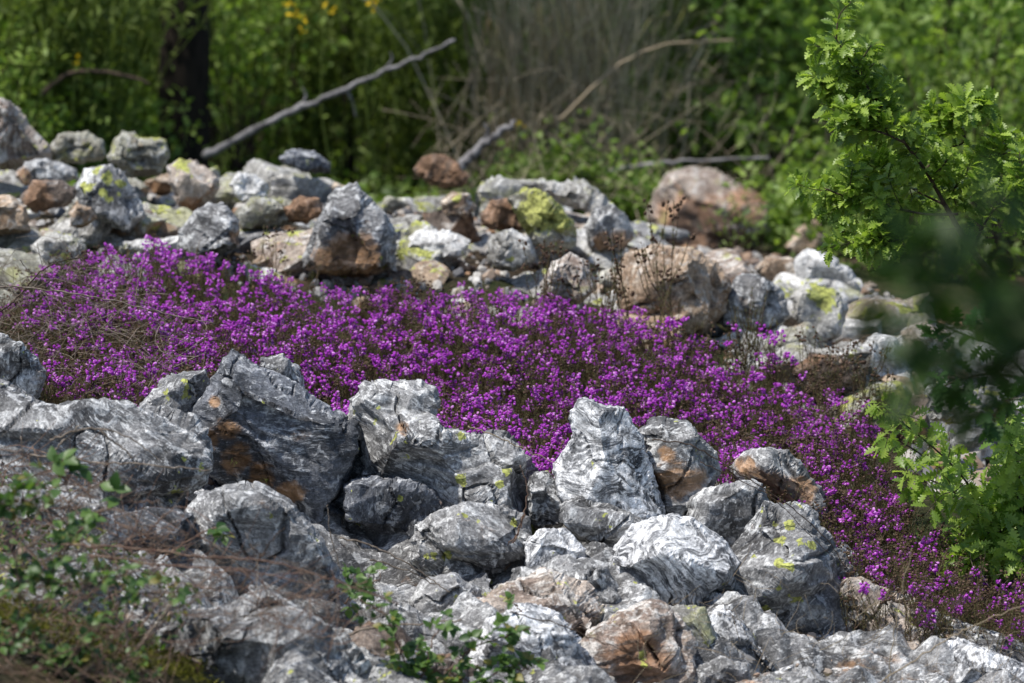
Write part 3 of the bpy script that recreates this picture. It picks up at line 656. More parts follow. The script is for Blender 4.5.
# ---- filler stones, one object each
def in_poly(px, py, poly):
    P = np.array(poly, float); r = np.zeros(len(px), bool)
    for a1, b1 in zip(P, np.roll(P, -1, 0)):
        if a1[1] == b1[1]: continue
        r ^= ((a1[1] > py) != (b1[1] > py)) & (px < (b1[0] - a1[0]) * (py - a1[1]) / (b1[1] - a1[1]) + a1[0])
    return r
BANK = [(-40, 90), (60, 125), (170, 135), (330, 150), (480, 170), (600, 190), (650, 240), (780, 262), (870, 285), (960, 330), (1060, 380), (1060, 450), (900, 430), (800, 400), (700, 350), (560, 320), (300, 300), (100, 262), (-40, 290)]
FORE = [(-40, 400), (200, 420), (400, 420), (600, 480), (760, 500), (850, 560), (960, 620), (1060, 650), (1060, 740), (-40, 740)]
def scatter(n, x0, x1, y0, y1, poly, lift, rg):
    out = []
    while len(out) < n:
        x = rg.uniform(x0, x1, 400); y = rg.uniform(y0, y1, 400); z = ground_z(x, y)
        px, py = project(np.c_[x, y, z + lift])
        k = in_poly(px, py, poly)
        out += [tuple(t) for t in np.c_[x, y, z][k]]
    return out[:n]
rg = np.random.default_rng(5)
pts = scatter(176, -2.2, 2.4, 11.0, 14.2, BANK, .06, rg)
mats_b = ['pale', 'pale', 'white', 'lich', 'pink', 'schist', 'ochre', 'lich', 'pink', 'pale', 'lich', 'rusty']
words = {'pale': 'pale grey', 'white': 'white quartz', 'lich': 'lichen crusted', 'pink': 'pinkish', 'schist': 'slate grey', 'ochre': 'ochre', 'rusty': 'rust brown', 'marble': 'marbled', 'dark': 'dark'}
def filler(pts, smin, smax, mats, label, group, seed0, sub, keep=lambda p: True, lift=.25):
    for k, (x, y, z) in enumerate(pts):
        s = smin + (smax - smin) * rg.random() ** 2
        sx, sy, sz = s * rg.uniform(.8, 1.7), s * rg.uniform(.8, 1.3), s * rg.uniform(.32, .8)
        mt = mats[int(rg.integers(len(mats)))]
        hull_rock(label % words[mt], (x, y, z + sz * lift), (sx, sy, sz), mt, seed0 + k, rg.uniform(-.4, .4), sub, group % words[mt], .5 if rg.random() < .5 else 0, .3 if rg.random() < .4 else 0, 'stone', 'stone')
filler(pts, .06, .25, mats_b, '%s stone filling the gaps of the far rock bank', '%s stones filling the far rock bank', 1000, 5)
pts = scatter(17, .5, 2.2, 10.9, 13.4, [(700, 300), (860, 285), (960, 330), (1040, 390), (1040, 440), (900, 420), (780, 370)], .06, rg)
filler(pts, .20, .34, ['white', 'pale', 'pink', 'schist', 'white'], 'large %s block in the broken slabs right of the heather', 'large %s blocks right of the heather', 2500, 5)
pts = scatter(104, -1.6, 1.6, 8.1, 10.0, FORE, .05, rg)
filler(pts, .06, .22, ['schist', 'marble', 'pink', 'schist', 'rusty', 'pale', 'dark', 'schist'], '%s stone lodged in a gap of the foreground outcrop', '%s stones lodged in the foreground outcrop', 3000, 5, lift=.30)

# the broken rock the stones sit in: one continuous mass each
def bedrock(name, label, mats, x0, x1, y0, y1, st, poly, lift, cells, offs, seed, spots_r=0.0):
    X, Yg = np.meshgrid(np.arange(x0, x1, st), np.arange(y0, y1, st), indexing='ij'); sh = X.shape; x = X.ravel(); y = Yg.ravel(); z = ground_z(x, y)
    q = np.c_[x, y, z * 2]; qw = q + .03 * np.c_[pn(q * 6), pn(q * 6 + 40), pn(q * 6 + 80)]
    zz = z + lift + .05 * pn(q * 2.3)
    for c_, o_ in zip(cells, offs): zz = zz + o_ * facet(q, c_, seed + int(c_ * 100), (.3, .5, .2), .3)
    zz += .004 * fbm(q * 40, 3)
    P = np.c_[x, y, zz]; px, py = project(P); PP = np.array(poly, float)
    pxg, pyg = px, py
    dm = np.full(len(px), 1e9)
    for a1, b1 in zip(PP, np.roll(PP, -1, 0)):
        ab = b1 - a1; pt_ = np.c_[px, py]; t = np.clip(((pt_ - a1) @ ab) / (ab @ ab), 0, 1); dm = np.minimum(dm, np.hypot(*(pt_ - a1 - t[:, None] * ab).T))
    sd = np.where(in_poly(px, py, poly), dm, -dm); P[:, 2] -= .45 * (1 - ss(sd, -90, 5)); P[:, 2] -= .17 * ss(-x, .40, .62) * ss(-y, -8.75, -8.35) + .10 * ss(-y, -8.1, -7.7)
    ids = np.arange(len(x)).reshape(sh); a, b, c, d = ids[:-1, :-1].ravel(), ids[1:, :-1].ravel(), ids[1:, 1:].ravel(), ids[:-1, 1:].ravel()
    F = np.r_[np.c_[a, b, c], np.c_[a, c, d]]; keep = (sd[F] > -95).all(1); F = F[keep]
    u_, inv = np.unique(F, return_inverse=True); F = inv.reshape(-1, 3); P = P[u_]
    A = np.zeros((len(P), 4)); A[:, 3] = 1; A[:, 0] = spots_r * ss(pn(P * 3.1), .1, .4)
    o = make_obj(name, P, F, M[mats], None, None, True, P.mean(0), A); tag(o, label, 'bedrock', kind='structure')
FORE2 = [(-60, 560), (-60, 500), (100, 480), (200, 440), (420, 430), (600, 480), (760, 500), (850, 560), (960, 620), (1060, 650), (1060, 800), (-60, 800)]
bedrock('bedrock', None, 'schist', -1.6, 1.7, 6.9, 10.1, .008, FORE2, .085, (.26, .10, .04, .018), (.095, .038, .013, .005), 5, .3)
bedrock('rock_bank', None, 'pale', -2.5, 2.4, 11.2, 14.4, .014, BANK, -.05, (.30, .13, .05), (.10, .035, .012), 6, .45)

# gravel and chips: nobody could count them
g = G()
D0, F0 = hull_mesh(77, 1, 2); D1, F1 = hull_mesh(78, 2, 2)
def gravel(poly, n, x0, x1, y0, y1, smin, smax):
    p = np.array(scatter(n, x0, x1, y0, y1, poly, .0, rg))
    s = smin + (smax - smin) * rg.random(n) ** 3
    R1 = unit(rg.normal(size=(n, 3))); R2 = unit(np.cross(R1, rg.normal(size=(n, 3)))); R3 = np.cross(R1, R2)
    Q = np.stack([R1, R2, R3], 1)
    V = np.einsum('vk,nkj->nvj', D1 * np.array([1, .8, .6]), Q) * s[:, None, None] + (p + np.c_[np.zeros((n, 2)), s * .3 + np.where(p[:, 1] < 10.6, .05, .0)])[:, None]
    g.add(V, F1[None] + (np.arange(n) * len(D1))[:, None, None])
gravel(BANK, 3600, -2.3, 2.3, 11.0, 14.4, .008, .030)
gravel([(850, 385), (1060, 400), (1060, 520), (960, 520), (900, 460)], 500, .6, 2.0, 9.8, 11.6, .008, .05)
gravel(FORE, 2200, -1.7, 1.7, 8.35, 10.2, .003, .018)
mg, nt = new_mat('rock_chips')
gg = nd(nt, 'ShaderNodeNewGeometry'); rmp = nd(nt, 'ShaderNodeValToRGB'); lk(nt, gg.outputs['Random Per Island'], rmp.inputs[0])
cr = rmp.color_ramp; cr.elements[0].color = (.10, .10, .11, 1); cr.elements[1].color = (.6, .58, .55, 1)
for q, c_ in ((.3, (.28, .27, .26, 1)), (.5, (.30, .17, .09, 1)), (.7, (.38, .35, .31, 1))):
    e_ = cr.elements.new(q); e_.color = c_
bb = nd(nt, 'ShaderNodeBsdfPrincipled', i_Roughness=.8); lk(nt, rmp.outputs[0], bb.inputs['Base Color']); oo = nd(nt, 'ShaderNodeOutputMaterial'); lk(nt, bb.outputs[0], oo.inputs[0])
tag(g.build('rock_chips', mg, smooth=False), 'small loose rock chips scattered between the rocks', 'gravel', kind='stuff')

# ------------------------------------------------------------------ heather
def heather_proto(seed, flowers=12, dry=False, hgt=.24):
    rg = np.random.default_rng(seed); g = G()
    n = 6; t = np.linspace(0, 1, n); bend = rg.normal(size=2) * .035
    P = np.c_[bend[0] * t ** 2, bend[1] * t ** 2, hgt * t]
    g.tube(P, .0014, .0006, 3, 1)
    stems = [(P, .25)]
    for k in range(3):
        q = rg.uniform(.35, .7); b0 = np.array([np.interp(q, t, P[:, i]) for i in range(3)]); a_ = rg.uniform(0, 6.28); L = hgt * rg.uniform(.25, .42)
        tt = np.linspace(0, 1, 4); Q = b0 + np.c_[math.cos(a_) * .035 * np.sqrt(tt), math.sin(a_) * .035 * np.sqrt(tt), L * tt]
        g.tube(Q, .001, .0005, 3, 1); stems.append((Q, .1))
    for Q, lo in stems:
        L = np.linalg.norm(np.diff(Q, axis=0), axis=1).sum(); nw = int(L / .0065)
        tq = rg.uniform(lo, 1, nw * 3); p = np.c_[[np.interp(tq, np.linspace(0, 1, len(Q)), Q[:, i]) for i in range(3)]].T
        a_ = rg.uniform(0, 6.28, len(tq)); dd = np.c_[np.cos(a_), np.sin(a_), rg.uniform(.4, 1.4, len(tq))]; dd = unit(dd)
        side = unit(np.cross(dd, rg.normal(size=dd.shape))); ln = rg.uniform(.005, .009, len(tq))[:, None]
        V = np.stack([p - side * .0007, p + side * .0007, p + dd * ln], 1)
        g.add(V, np.arange(len(tq) * 3).reshape(-1, 3), 3 if dry and rg.random() < .0 else 0)
        if flowers:
            nf = flowers if Q is P else flowers * 2 // 3
            hi = .90 if Q is P else .86
            if Q is not P and rg.random() < .72: continue
            tf = 1 - (1 - hi) * rg.random(nf) ** .8
            fp = np.c_[[np.interp(tf, np.linspace(0, 1, len(Q)), Q[:, i]) for i in range(3)]].T
            a_ = rg.uniform(0, 6.28, nf); out = np.c_[np.cos(a_), np.sin(a_), rg.uniform(-.6, .4, nf)]; out = unit(out)
            fp = fp + out * .0045
            # bell: 5-sided, waist and mouth
            z = np.array([0, .0022, .0048, .0070]); rr = np.array([.0008, .0025, .0028, .0016]); S = 5
            th = np.arange(S) * 2 * PI / S
            x_ = unit(np.cross(out, np.array([.1, .2, .97]))); y_ = np.cross(out, x_); sc_ = rg.uniform(.95, 1.3, nf)
            ring = x_[:, None] * np.cos(th)[None, :, None] + y_[:, None] * np.sin(th)[None, :, None]
            V = fp[:, None, None] + (out[:, None, None] * z[None, :, None, None] + ring[:, None] * rr[None, :, None, None]) * sc_[:, None, None, None]
            V = V.reshape(nf, -1, 3); F = []
            for i in range(3):
                for k in range(S):
                    a0 = i * S + k; a1 = i * S + (k + 1) % S
                    F += [(a0, a1, a1 + S), (a0, a1 + S, a0 + S)]
            F = np.array(F)
            g.add(V, F[None] + (np.arange(nf) * 4 * S)[:, None, None], 2 if not dry else 3)
    return np.concatenate(g.V), np.concatenate(g.F), np.concatenate(g.M)
PROTO = [heather_proto(50 + k, flowers=[14, 11, 17, 8][k % 4]) for k in range(8)]
PGREEN = [heather_proto(70 + k, flowers=0) for k in range(3)]
PDRY = [heather_proto(80 + k, flowers=6, dry=True, hgt=.26) for k in range(3)]
HM = [M['hleaf'], M['hstem'], M['hflower'], M['hdry']]

def place_sprigs(P, hs, tilt, protos, rg):
    """P base points, hs height scale"""
    g = G(); which = rg.integers(len(protos), size=len(P))
    for w, (V, F, Mi) in enumerate(protos):
        k = np.where(which == w)[0]
        if not len(k): continue
        az = rg.uniform(0, 6.28, len(k)); c_, s_ = np.cos(az), np.sin(az)
        X = V[None, :, 0] * c_[:, None] - V[None, :, 1] * s_[:, None]; Yy = V[None, :, 0] * s_[:, None] + V[None, :, 1] * c_[:, None]; Z = V[None, :, 2] * np.ones((len(k), 1))
        sx = (.5 + .5 * hs[k])[:, None]
        X = X * sx; Yy = Yy * sx; Z = Z * hs[k][:, None]
        X = X + tilt[k, 0:1] * Z; Yy = Yy + tilt[k, 1:2] * Z
        VV = np.stack([X, Yy, Z], 2) + P[k][:, None]
        FF = F[None] + (np.arange(len(k)) * len(V))[:, None, None]
        g.V.append(VV.reshape(-1, 3)); g.F.append(FF.reshape(-1, 3) + g.n); g.M.append(np.tile(Mi, len(k))); g.n += VV.shape[0] * VV.shape[1]
    return g

HPOLY = [(10, 352), (30, 300), (60, 262), (95, 242), (160, 236), (240, 258), (330, 282), (400, 278), (450, 286), (540, 288), (600, 302), (660, 312), (720, 352), (790, 388), (845, 412), (880, 460), (905, 505), (960, 545), (1010, 600), (1000, 640), (900, 620), (800, 560), (720, 500), (640, 480), (400, 460), (200, 430), (20, 410)]
def heather(name, label, n, poly, x0, x1, y0, y1, hmin, hmax, seed, mix=(.86, .14, 0), dens=lambda px, py: 1.0):
    rg = np.random.default_rng(seed); P = []; Hs = []
    while len(P) < n:
        x = rg.uniform(x0, x1, 600); y = rg.uniform(y0, y1, 600); z = ground_z(x, y)
        hn = pn(np.c_[x * 2.2, y * 2.2, 0 * x + seed]) * .5 + pn(np.c_[x * 7, y * 7, 0 * x]) * .25
        h = np.clip(hmin + (hmax - hmin) * (.5 + hn * .6 + rg.uniform(-.32, .32, len(x))), hmin * .7, hmax * 1.25)
        px, py = project(np.c_[x, y, z + h])
        k = in_poly(px, py, poly) & (rg.random(len(x)) < dens(px, py))
        for a_, b_ in zip(np.c_[x, y, z][k], h[k]): P.append(a_); Hs.append(b_)
    P = np.array(P[:n]); P[:, 2] -= .01; Hs = np.array(Hs[:n]) / .24
    r = rg.random(n); tl = rg.normal(size=(n, 2)) * .16
    gs = []
    cat_ = np.where(r < mix[0], 0, np.where(r < mix[0] + mix[1], 1, 2))
    out = G()
    for ci, pr in enumerate((PROTO, PGREEN, PDRY)):
        k = cat_ == ci
        if k.sum():
            q = place_sprigs(P[k], Hs[k] * (1.06 if ci == 2 else 1), tl[k], pr, rg)
            for v_, f_, m_ in zip(q.V, q.F, q.M): out.V.append(v_); out.F.append(f_ + out.n); out.M.append(m_)
            out.n += q.n
    o = out.build(name, HM, smooth=False)
    tag(o, label, 'heather', kind='stuff')
    print(name, n, sum(len(f) for f in out.F))
    return o
def dens_main(px, py):
    d = np.ones(len(px))
    d *= 1 - .75 * (1 - ss(px, 40, 200)) * ss(py, 290, 350)          # sparse dry lower left
    d *= 1 - .62 * ss(px, 640, 860)
    return d
heather('heather_mat', 'dense mat of purple flowering heather spread across the middle behind the front rocks', 4000, HPOLY, -1.7, 1.7, 9.75, 12.0, .11, .27, 1, (.49, .40, .11), dens_main)
HR = [(690, 330), (760, 350), (850, 395), (900, 440), (905, 500), (975, 545), (1040, 600), (1030, 650), (940, 640), (860, 590), (800, 520), (700, 430)]
heather('heather_fringe', 'sparse brownish heather with few flowers trailing down the right side beside the oak shrub', 1000, HR, .3, 1.7, 9.2, 11.5, .14, .24, 2, (.30, .35, .35))
HL = [(-20, 400), (-20, 300), (40, 270), (100, 290), (170, 330), (200, 380), (120, 410)]
heather('dry_heather', 'woody brown dry heather with few flowers at the left edge', 420, HL, -1.7, -.4, 9.7, 11.4, .13, .22, 3, (.15, .35, .5))

# tall single sprigs that stick out above the mat
def sprig(label, px, py, Y, h, kind='dry', n=5, spread=.05, seed=1, name='heather_sprig', group=None):
    rg = np.random.default_rng(seed); top = at(px, py, Y); x, y = top[0], top[1]; z0 = gz(x, y); h = max(.12, top[2] - z0)
    P = np.c_[x + rg.normal(size=n) * spread * .4, y + rg.normal(size=n) * spread * .4, np.full(n, z0 - .01)]
    hs = h * rg.uniform(.75, 1.04, n) / .24; hs[0] = h / .24
    tl = rg.normal(size=(n, 2)) * spread * 2.2; tl[0] *= .1
    o = place_sprigs(P, hs, tl, {'dry': PDRY, 'green': PGREEN, 'flower': PROTO}[kind], rg).build(name, HM, loc=(x, y, z0), smooth=False)
    tag(o, label, 'heather sprig', group)
for q in [('tall dry heather sprig in front of the bright yellow lichen boulder', 542, 246, 11.4, 'dry', 4), ('dry heather sprigs at the left of the large ochre boulder', 603, 262, 11.3, 'dry', 6),
          ('tallest dark heather sprig against the large ochre boulder', 637, 236, 11.2, 'dry', 3), ('dark seed head sprig over the top of the large ochre boulder', 664, 206, 11.6, 'dry', 2),
          ('dry heather sprig over the right half of the large ochre boulder', 676, 252, 11.3, 'dry', 3), ('bright green sprouting sprig in front of the slate coloured rock', 752, 290, 11.2, 'green', 9),
          ('leggy heather sprig with a few flowers right of the green sprouting sprig', 778, 322, 11.1, 'flower', 5), ('dry brown tuft in front of the white half shadowed rock', 850, 348, 11.1, 'dry', 6),
          ('thin dark heather sprig left of the oak shrub', 880, 372, 10.7, 'dry', 4), ('tall thin heather sprig in front of the blue grey blocky rock', 263, 232, 11.6, 'dry', 3),
          ('lone dark sprig left of the dry brown tuft', 812, 338, 11.1, 'dry', 4), ('pale straw coloured sprig by the big boulder', 317, 258, 11.7, 'dry', 2)]:
    sprig(q[0], q[1], q[2], q[3], .3, q[4], q[5], seed=q[1])

# ------------------------------------------------------------------ oaks
def twig_nodes(path, lo, every):
    L = np.r_[0, np.cumsum(np.linalg.norm(np.diff(path, axis=0), axis=1))]; s = np.arange(L[-1] * lo, L[-1], every)
    p = np.c_[[np.interp(s, L, path[:, i]) for i in range(3)]].T
    T = np.gradient(path, axis=0); d = np.c_[[np.interp(s, L, T[:, i]) for i in range(3)]].T
    return np.r_[p, path[-1:]], unit(np.r_[d, T[-1:]])
def oak_leaves(g, p, d, per, size, shape, rg, outward=1.0, upj=.5, spread=.012, base=(0, -.35, 1)):
    n = len(p) * per; P = np.repeat(p, per, 0); D = np.repeat(d, per, 0)
    r = rg.normal(size=(n, 3)); r -= (r * D).sum(1)[:, None] * D; r = unit(r)
    dr = unit(D * .5 + r * outward + np.array([0, 0, -.05]))
    g.leaves(shape, P + r * rg.uniform(0, spread, (n, 1)), dr, unit(np.array(base) + rg.normal(size=(n, 3)) * upj), rg.uniform(size[0], size[1], n))
def subtwigs(g, path, rg, n, L, r, lo=.3, up=.2):
    out = []
    T = np.gradient(path, axis=0)
    for k in range(n):
        q = rg.uniform(lo, 1) * (len(path) - 1); i = int(min(q, len(path) - 2)); p = path[i] + (path[i + 1] - path[i]) * (q - i)
        d = unit(unit(T[i]) * .5 + rg.normal(size=3) * np.array([.8, .5, .6]) + np.array([0, 0, up]))
        l = L * rg.uniform(.5, 1.2); e = p + d * l; mid = (p + e) / 2 + rg.normal(size=3) * l * .08
        c_ = curve([p, mid, e], 6); g.tube(c_, r, r * .5, 4); out.append(c_)
    return out
def oak(name, label, paths, leafmat, root, seed, per=4, size=(.035, .06), nsub=7, lsub=.07, every=.028, los=None, shape=OAK, tw=.004, upj=.5, base=(0, -.35, 1), group=None, cat='oak'):
    rg = np.random.default_rng(seed); e = empty(name, root); tag(e, label, cat, group)
    gb = G(); gl = G()
    for k, (pts, r0, r1, lo) in enumerate(paths):
        c_ = curve(pts, 6 * len(pts)); gb.tube(c_, r0, r1, 6)
        if lo >= 1: continue
        subs = subtwigs(gb, c_, rg, nsub, lsub, r1, lo)
        for s_ in [c_] + subs:
            p, d = twig_nodes(s_, lo if s_ is c_ else .35, every)
            oak_leaves(gl, p, d, per, size, shape, rg, upj=upj, base=base)
    gb.build('branches', M['twig_dark'] if leafmat != 'x' else M['twig'], e); gl.build('leaves', M[leafmat], e, smooth=True)
    return e
def A3(pts, Y):
    return [at(p[0], p[1], (p[2] if len(p) > 2 else Y)) for p in pts]
rx, ry = 1.62, 9.9
root = np.array([rx, ry, gz(rx, ry)])
oak('oak_sapling', 'sunlit young oak with lobed leaves reaching in from the right above the rocks',
    [([root, *A3([(1130, 430), (1060, 360), (1005, 290), (972, 250), (945, 205)], 9.85)], .016, .006, 1.0),
     (A3([(945, 205, 9.85), (925, 170, 9.8), (905, 143, 9.75), (880, 105, 9.75), (856, 70, 9.75), (834, 36, 9.75)], 9.8), .005, .002, .12),
     (A3([(958, 214), (925, 214), (885, 206), (850, 198), (824, 188)], 9.75), .0035, .0015, .35),
     (A3([(960, 228), (925, 232), (893, 242), (862, 236)], 9.7), .003, .0015, .45),
     (A3([(905, 143), (880, 132), (852, 128)], 9.7), .003, .0015, .3),
     (A3([(880, 105), (862, 92), (838, 92)], 9.8), .003, .0015, .3),
     (A3([(945, 205), (962, 178), (985, 160), (1020, 150)], 9.9), .003, .0015, .1),
     (A3([(972, 250), (990, 215), (1015, 190), (1050, 170)], 9.8), .003, .0015, .1),
     (A3([(925, 170), (945, 150), (965, 140), (952, 112)], 9.95), .003, .0015, .75),
     (A3([(945, 205), (915, 190), (890, 172), (880, 165)], 9.9), .003, .0015, .3),
     ], 'oak', root, 21, per=8, nsub=12, lsub=.08, size=(.023, .041), every=.017)
rx, ry = 1.28, 10.15
root = np.array([rx, ry, gz(rx, ry)])
pp = []
r2 = np.random.default_rng(9)
for k in range(26):
    ex, ey = r2.uniform(878, 1045), r2.uniform(412, 575)
    if ex < 940 and ey > 500: ex += 60
    Ye = r2.uniform(9.75, 10.3); e = at(ex, ey, Ye); mid = (root + e) / 2 + np.array([0, 0, .06])
    pp.append(([root, mid, e], .004, .0015, .45))
oak('oak_shrub', 'low bright green oak shrub growing among the heather at the right edge', pp, 'oak_new', root, 22, per=3, nsub=4, lsub=.07, size=(.03, .055), every=.025)
# darker oak sprays between the camera and the bank, on the right
rx, ry = 1.45, 8.4; root = np.array([rx, ry, gz(rx, ry)])
oak('oak_sapling', 'oak spray coloured dark as if shaded, hanging in front of the right end of the rock bank',
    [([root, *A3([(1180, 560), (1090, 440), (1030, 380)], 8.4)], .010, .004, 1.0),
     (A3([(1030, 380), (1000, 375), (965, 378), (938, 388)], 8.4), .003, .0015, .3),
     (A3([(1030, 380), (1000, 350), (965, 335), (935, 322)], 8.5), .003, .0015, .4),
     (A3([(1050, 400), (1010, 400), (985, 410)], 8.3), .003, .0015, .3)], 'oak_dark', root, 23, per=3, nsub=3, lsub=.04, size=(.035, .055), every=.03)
# near tree: one low branch enters the frame, far out of focus; an unseen crown is added to shade it
rx, ry = 1.35, 3.8; root = np.array([rx, ry, gz(rx, 7) + .3])
te = empty('oak_tree', root); tag(te, 'dark out of focus oak branch close to the camera at the right edge', 'tree')
gb = G(); top = np.array([rx + .1, ry, 5.2])
gb.tube(curve([root, [rx + .02, ry, 1.6], top], 14), .07, .03, 8, knob=.04); 
br = [[rx + .02, ry, 1.5], at(1130, 380, 3.75), at(1050, 310, 3.8), at(980, 275, 3.85), at(915, 255, 3.9)]
br2 = [at(1080, 345, 3.75), at(1020, 365, 3.85), at(960, 385, 3.9), at(915, 400, 3.95)]
br4 = [at(1080, 345, 3.7), at(1020, 335, 3.9), at(950, 325, 3.95), at(900, 320, 4.0)]
br3 = [at(1080, 330, 3.75), at(1030, 270, 3.7), at(975, 235, 3.75)]
gl = G(); rgn = np.random.default_rng(31)
for b_ in (br, br2, br3, br4):
    c_ = curve(b_, 18); gb.tube(c_, .006, .002, 6); 
    p, d = twig_nodes(c_, .45 if b_ is br else .25, .018); oak_leaves(gl, p, d, 3, (.036, .056), OAK, rgn, upj=.7, spread=.03)
gb.build('trunk', M['bark'], te); 
# crown leaves added above the frame, out of view, to shade the branch
shade_crown_pts = np.array([-.2, ry - .2, 3.25]) + rgn.normal(size=(1900, 3)) * np.array([.65, .6, .55])
shade_crown_pts = shade_crown_pts[(shade_crown_pts[:, 2] > 2.36)]
gl.leaves(SIMPLE, shade_crown_pts, rnd_up(len(shade_crown_pts), 1, (0, 0, 0)), rnd_up(len(shade_crown_pts), .6), rgn.uniform(.06, .11, len(shade_crown_pts)))
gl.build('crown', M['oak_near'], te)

# ------------------------------------------------------------------ woodland behind
def clump_leaves(g, cen, rad, nclump, per, shape, size, rg, seedpow=.5, crad=.16):
    cc = cen + unit(rg.normal(size=(nclump, 3))) * rg.random((nclump, 1)) ** seedpow * rad
    P = np.repeat(cc, per, 0) + rg.normal(size=(nclump * per, 3)) * crad * np.repeat(rg.uniform(.5, 1.3, (nclump, 1)), per, 0)
    n = len(P); g.leaves(shape, P, unit(rg.normal(size=(n, 3)) + np.array([0, 0, -.2])), unit(rg.normal(size=(n, 3)) * .7 + np.array([0, -.25, 1])), rg.uniform(size[0], size[1], n))
    return cc
def shrub(label, px, Y, w, h, mat, seed, nclump=60, per=26, size=(.025, .045), shape=SIMPLE, name='shrub', group=None, zc=.5, crad=.075):
    rg = np.random.default_rng(seed); x = at(px, 100, Y)[0]; z = gz(x, Y); e = empty(name, (x, Y, z)); tag(e, label, 'bush', group)
    g = G(); cc = clump_leaves(g, np.array([x, Y, z + h * zc]), np.array([w / 2, w / 2.4, h / 2]), nclump, per, shape, size, rg, crad=crad)
    gs = G()
    for c_ in cc[::max(1, nclump // 22)]:
        gs.tube(curve([[x + rg.normal() * .05, Y + rg.normal() * .05, z - .02], ((np.array([x, Y, z]) + c_) / 2 + rg.normal(size=3) * .04), c_], 7), .008, .002, 4)
    gs.build('stems', M['twig_dark'], e); g.build('foliage', M[mat], e)
    return e
def broom(label, px, Y, w, h, seed, n=420, mat='broom', name='broom_bush', lean=0.0, cat='bush', leafy=True, width=.0028, droop=.12):
    rg = np.random.default_rng(seed); x = at(px, 100, Y)[0]; z = gz(x, Y); e = empty(name, (x, Y, z)); tag(e, label, cat)
    g = G(); gl = G(); nseg = 6; t = np.linspace(0, 1, nseg)
    for k in range(n):
        b0 = np.array([x + rg.normal() * w * .13, Y + rg.normal() * w * .13, z]); a_ = rg.uniform(0, 6.28); rr = w * .5 * rg.random() ** .7; hh = h * rg.uniform(.55, 1.1)
        dx = math.cos(a_) * rr + lean * hh; dy = math.sin(a_) * rr
        P = b0 + np.c_[dx * t ** 1.5, dy * t ** 1.5, hh * t - droop * hh * t ** 4]; P[1:] += rg.normal(size=(nseg - 1, 3)) * .012
        wd = width * rg.uniform(.6, 1.4); sd = unit(np.cross(P[-1] - P[0], rg.normal(size=3)))
        V = np.concatenate([P - sd * wd * .5, P + sd * wd * .5]); F = []
        for i in range(nseg - 1): F += [(i, i + 1, nseg + i + 1), (i, nseg + i + 1, nseg + i)]
        g.add(V, F)
        if leafy:
            m_ = 22; q = rg.uniform(.15, 1, m_); p = np.c_[[np.interp(q, t, P[:, i]) for i in range(3)]].T
            gl.leaves(NARROW, p, unit(rg.normal(size=(m_, 3)) + np.array([0, 0, 1.2])), rg.normal(size=(m_, 3)), rg.uniform(.03, .08, m_))
    g.build('stems', M[mat], e)
    if leafy: gl.build('leaves', M[mat], e)
    return e
broom('tall green broom bush at the top left corner', 50, 16.4, 1.1, 1.5, 41, 420)
broom('green broom bush just left of the dark trunk', 125, 17.3, .9, 1.5, 42, 330)
broom('green broom bush behind the pale dead branch', 290, 18.2, 1.2, 1.4, 43, 400)
broom('green broom bush right of the thin dark stem', 430, 18.0, 1.0, 1.3, 44, 320)
broom('tall bright broom bush near the top, right of the dry brown bush', 740, 18.6, 1.3, 1.6, 45, 520)
broom('dry brown straw coloured bush in the upper middle', 575, 17.4, 1.3, 1.9, 46, 430, 'drybrown', 'dry_bush', .0, 'dry bush', False, .0050, .25)
broom('pale drooping dry stems left of the dry brown bush', 505, 17.2, .5, 1.3, 47, 70, 'straw', 'dry_bush', .05, 'dry bush', False, .007, .35)
for q in [('leafy green shrub low in the top left corner', 15, 16.2, .8, .8, 'shrub_b', 51), ('green leafy shrub left of the trunk foot', 110, 16.8, .7, .5, 'shrub_b', 52), ('bright leafy shrub right of the dark trunk', 235, 17.6, .8, 1.1, 'shrub_b', 53),
          ('leafy shrub behind the middle of the dead branch', 330, 19.4, 1.0, 1.3, 'shrub', 54), ('bright leafy shrub above the tip of the dead branch', 400, 19.0, .9, 1.3, 'shrub_b', 55),
          ('dark shrub left of the dry brown bush', 470, 18.9, .8, 1.2, 'wood', 56), ('small green plant at the foot of the dry brown bush', 560, 16.2, .5, .35, 'shrub', 57),
          ('dark leafy shrub behind the dry brown bush', 620, 19.4, 1.2, 1.3, 'shrub', 58), ('low green shrub above the blurred orange boulder', 700, 18.2, .9, .7, 'shrub', 59),
          ('dark green shrub behind the oak sapling tip', 800, 17.6, .9, 1.1, 'shrub', 60), ('low green plants right of the blurred orange boulder', 815, 15.9, .5, .3, 'shrub_b', 61),
          ('leafy shrub at the right edge behind the oak sapling', 990, 15.8, 1.0, 1.0, 'shrub', 63),
          ('low leafy shrub behind the white capped rock', 900, 14.6, .8, .5, 'shrub', 64), ('green weeds left of the blurred orange boulder', 628, 16.2, .3, .22, 'shrub_b', 65)]:
    shrub(*q)
shrub('tall leafy oak thicket filling the top right corner', 930, 17.0, 1.9, 1.7, 'shrub_b', 62, 150, 24, (.05, .085), OAK, crad=.11)
shrub('second leafy thicket at the far upper right', 850, 18.6, 1.2, 1.5, 'shrub_b', 66, 80, 24, (.045, .075), OAK, crad=.11)
shrub('weedy green plants in front of the blurred orange boulder', 742, 15.2, .2, .28, 'shrub_b', 67, 10, 18, (.02, .04), NARROW, crad=.05)

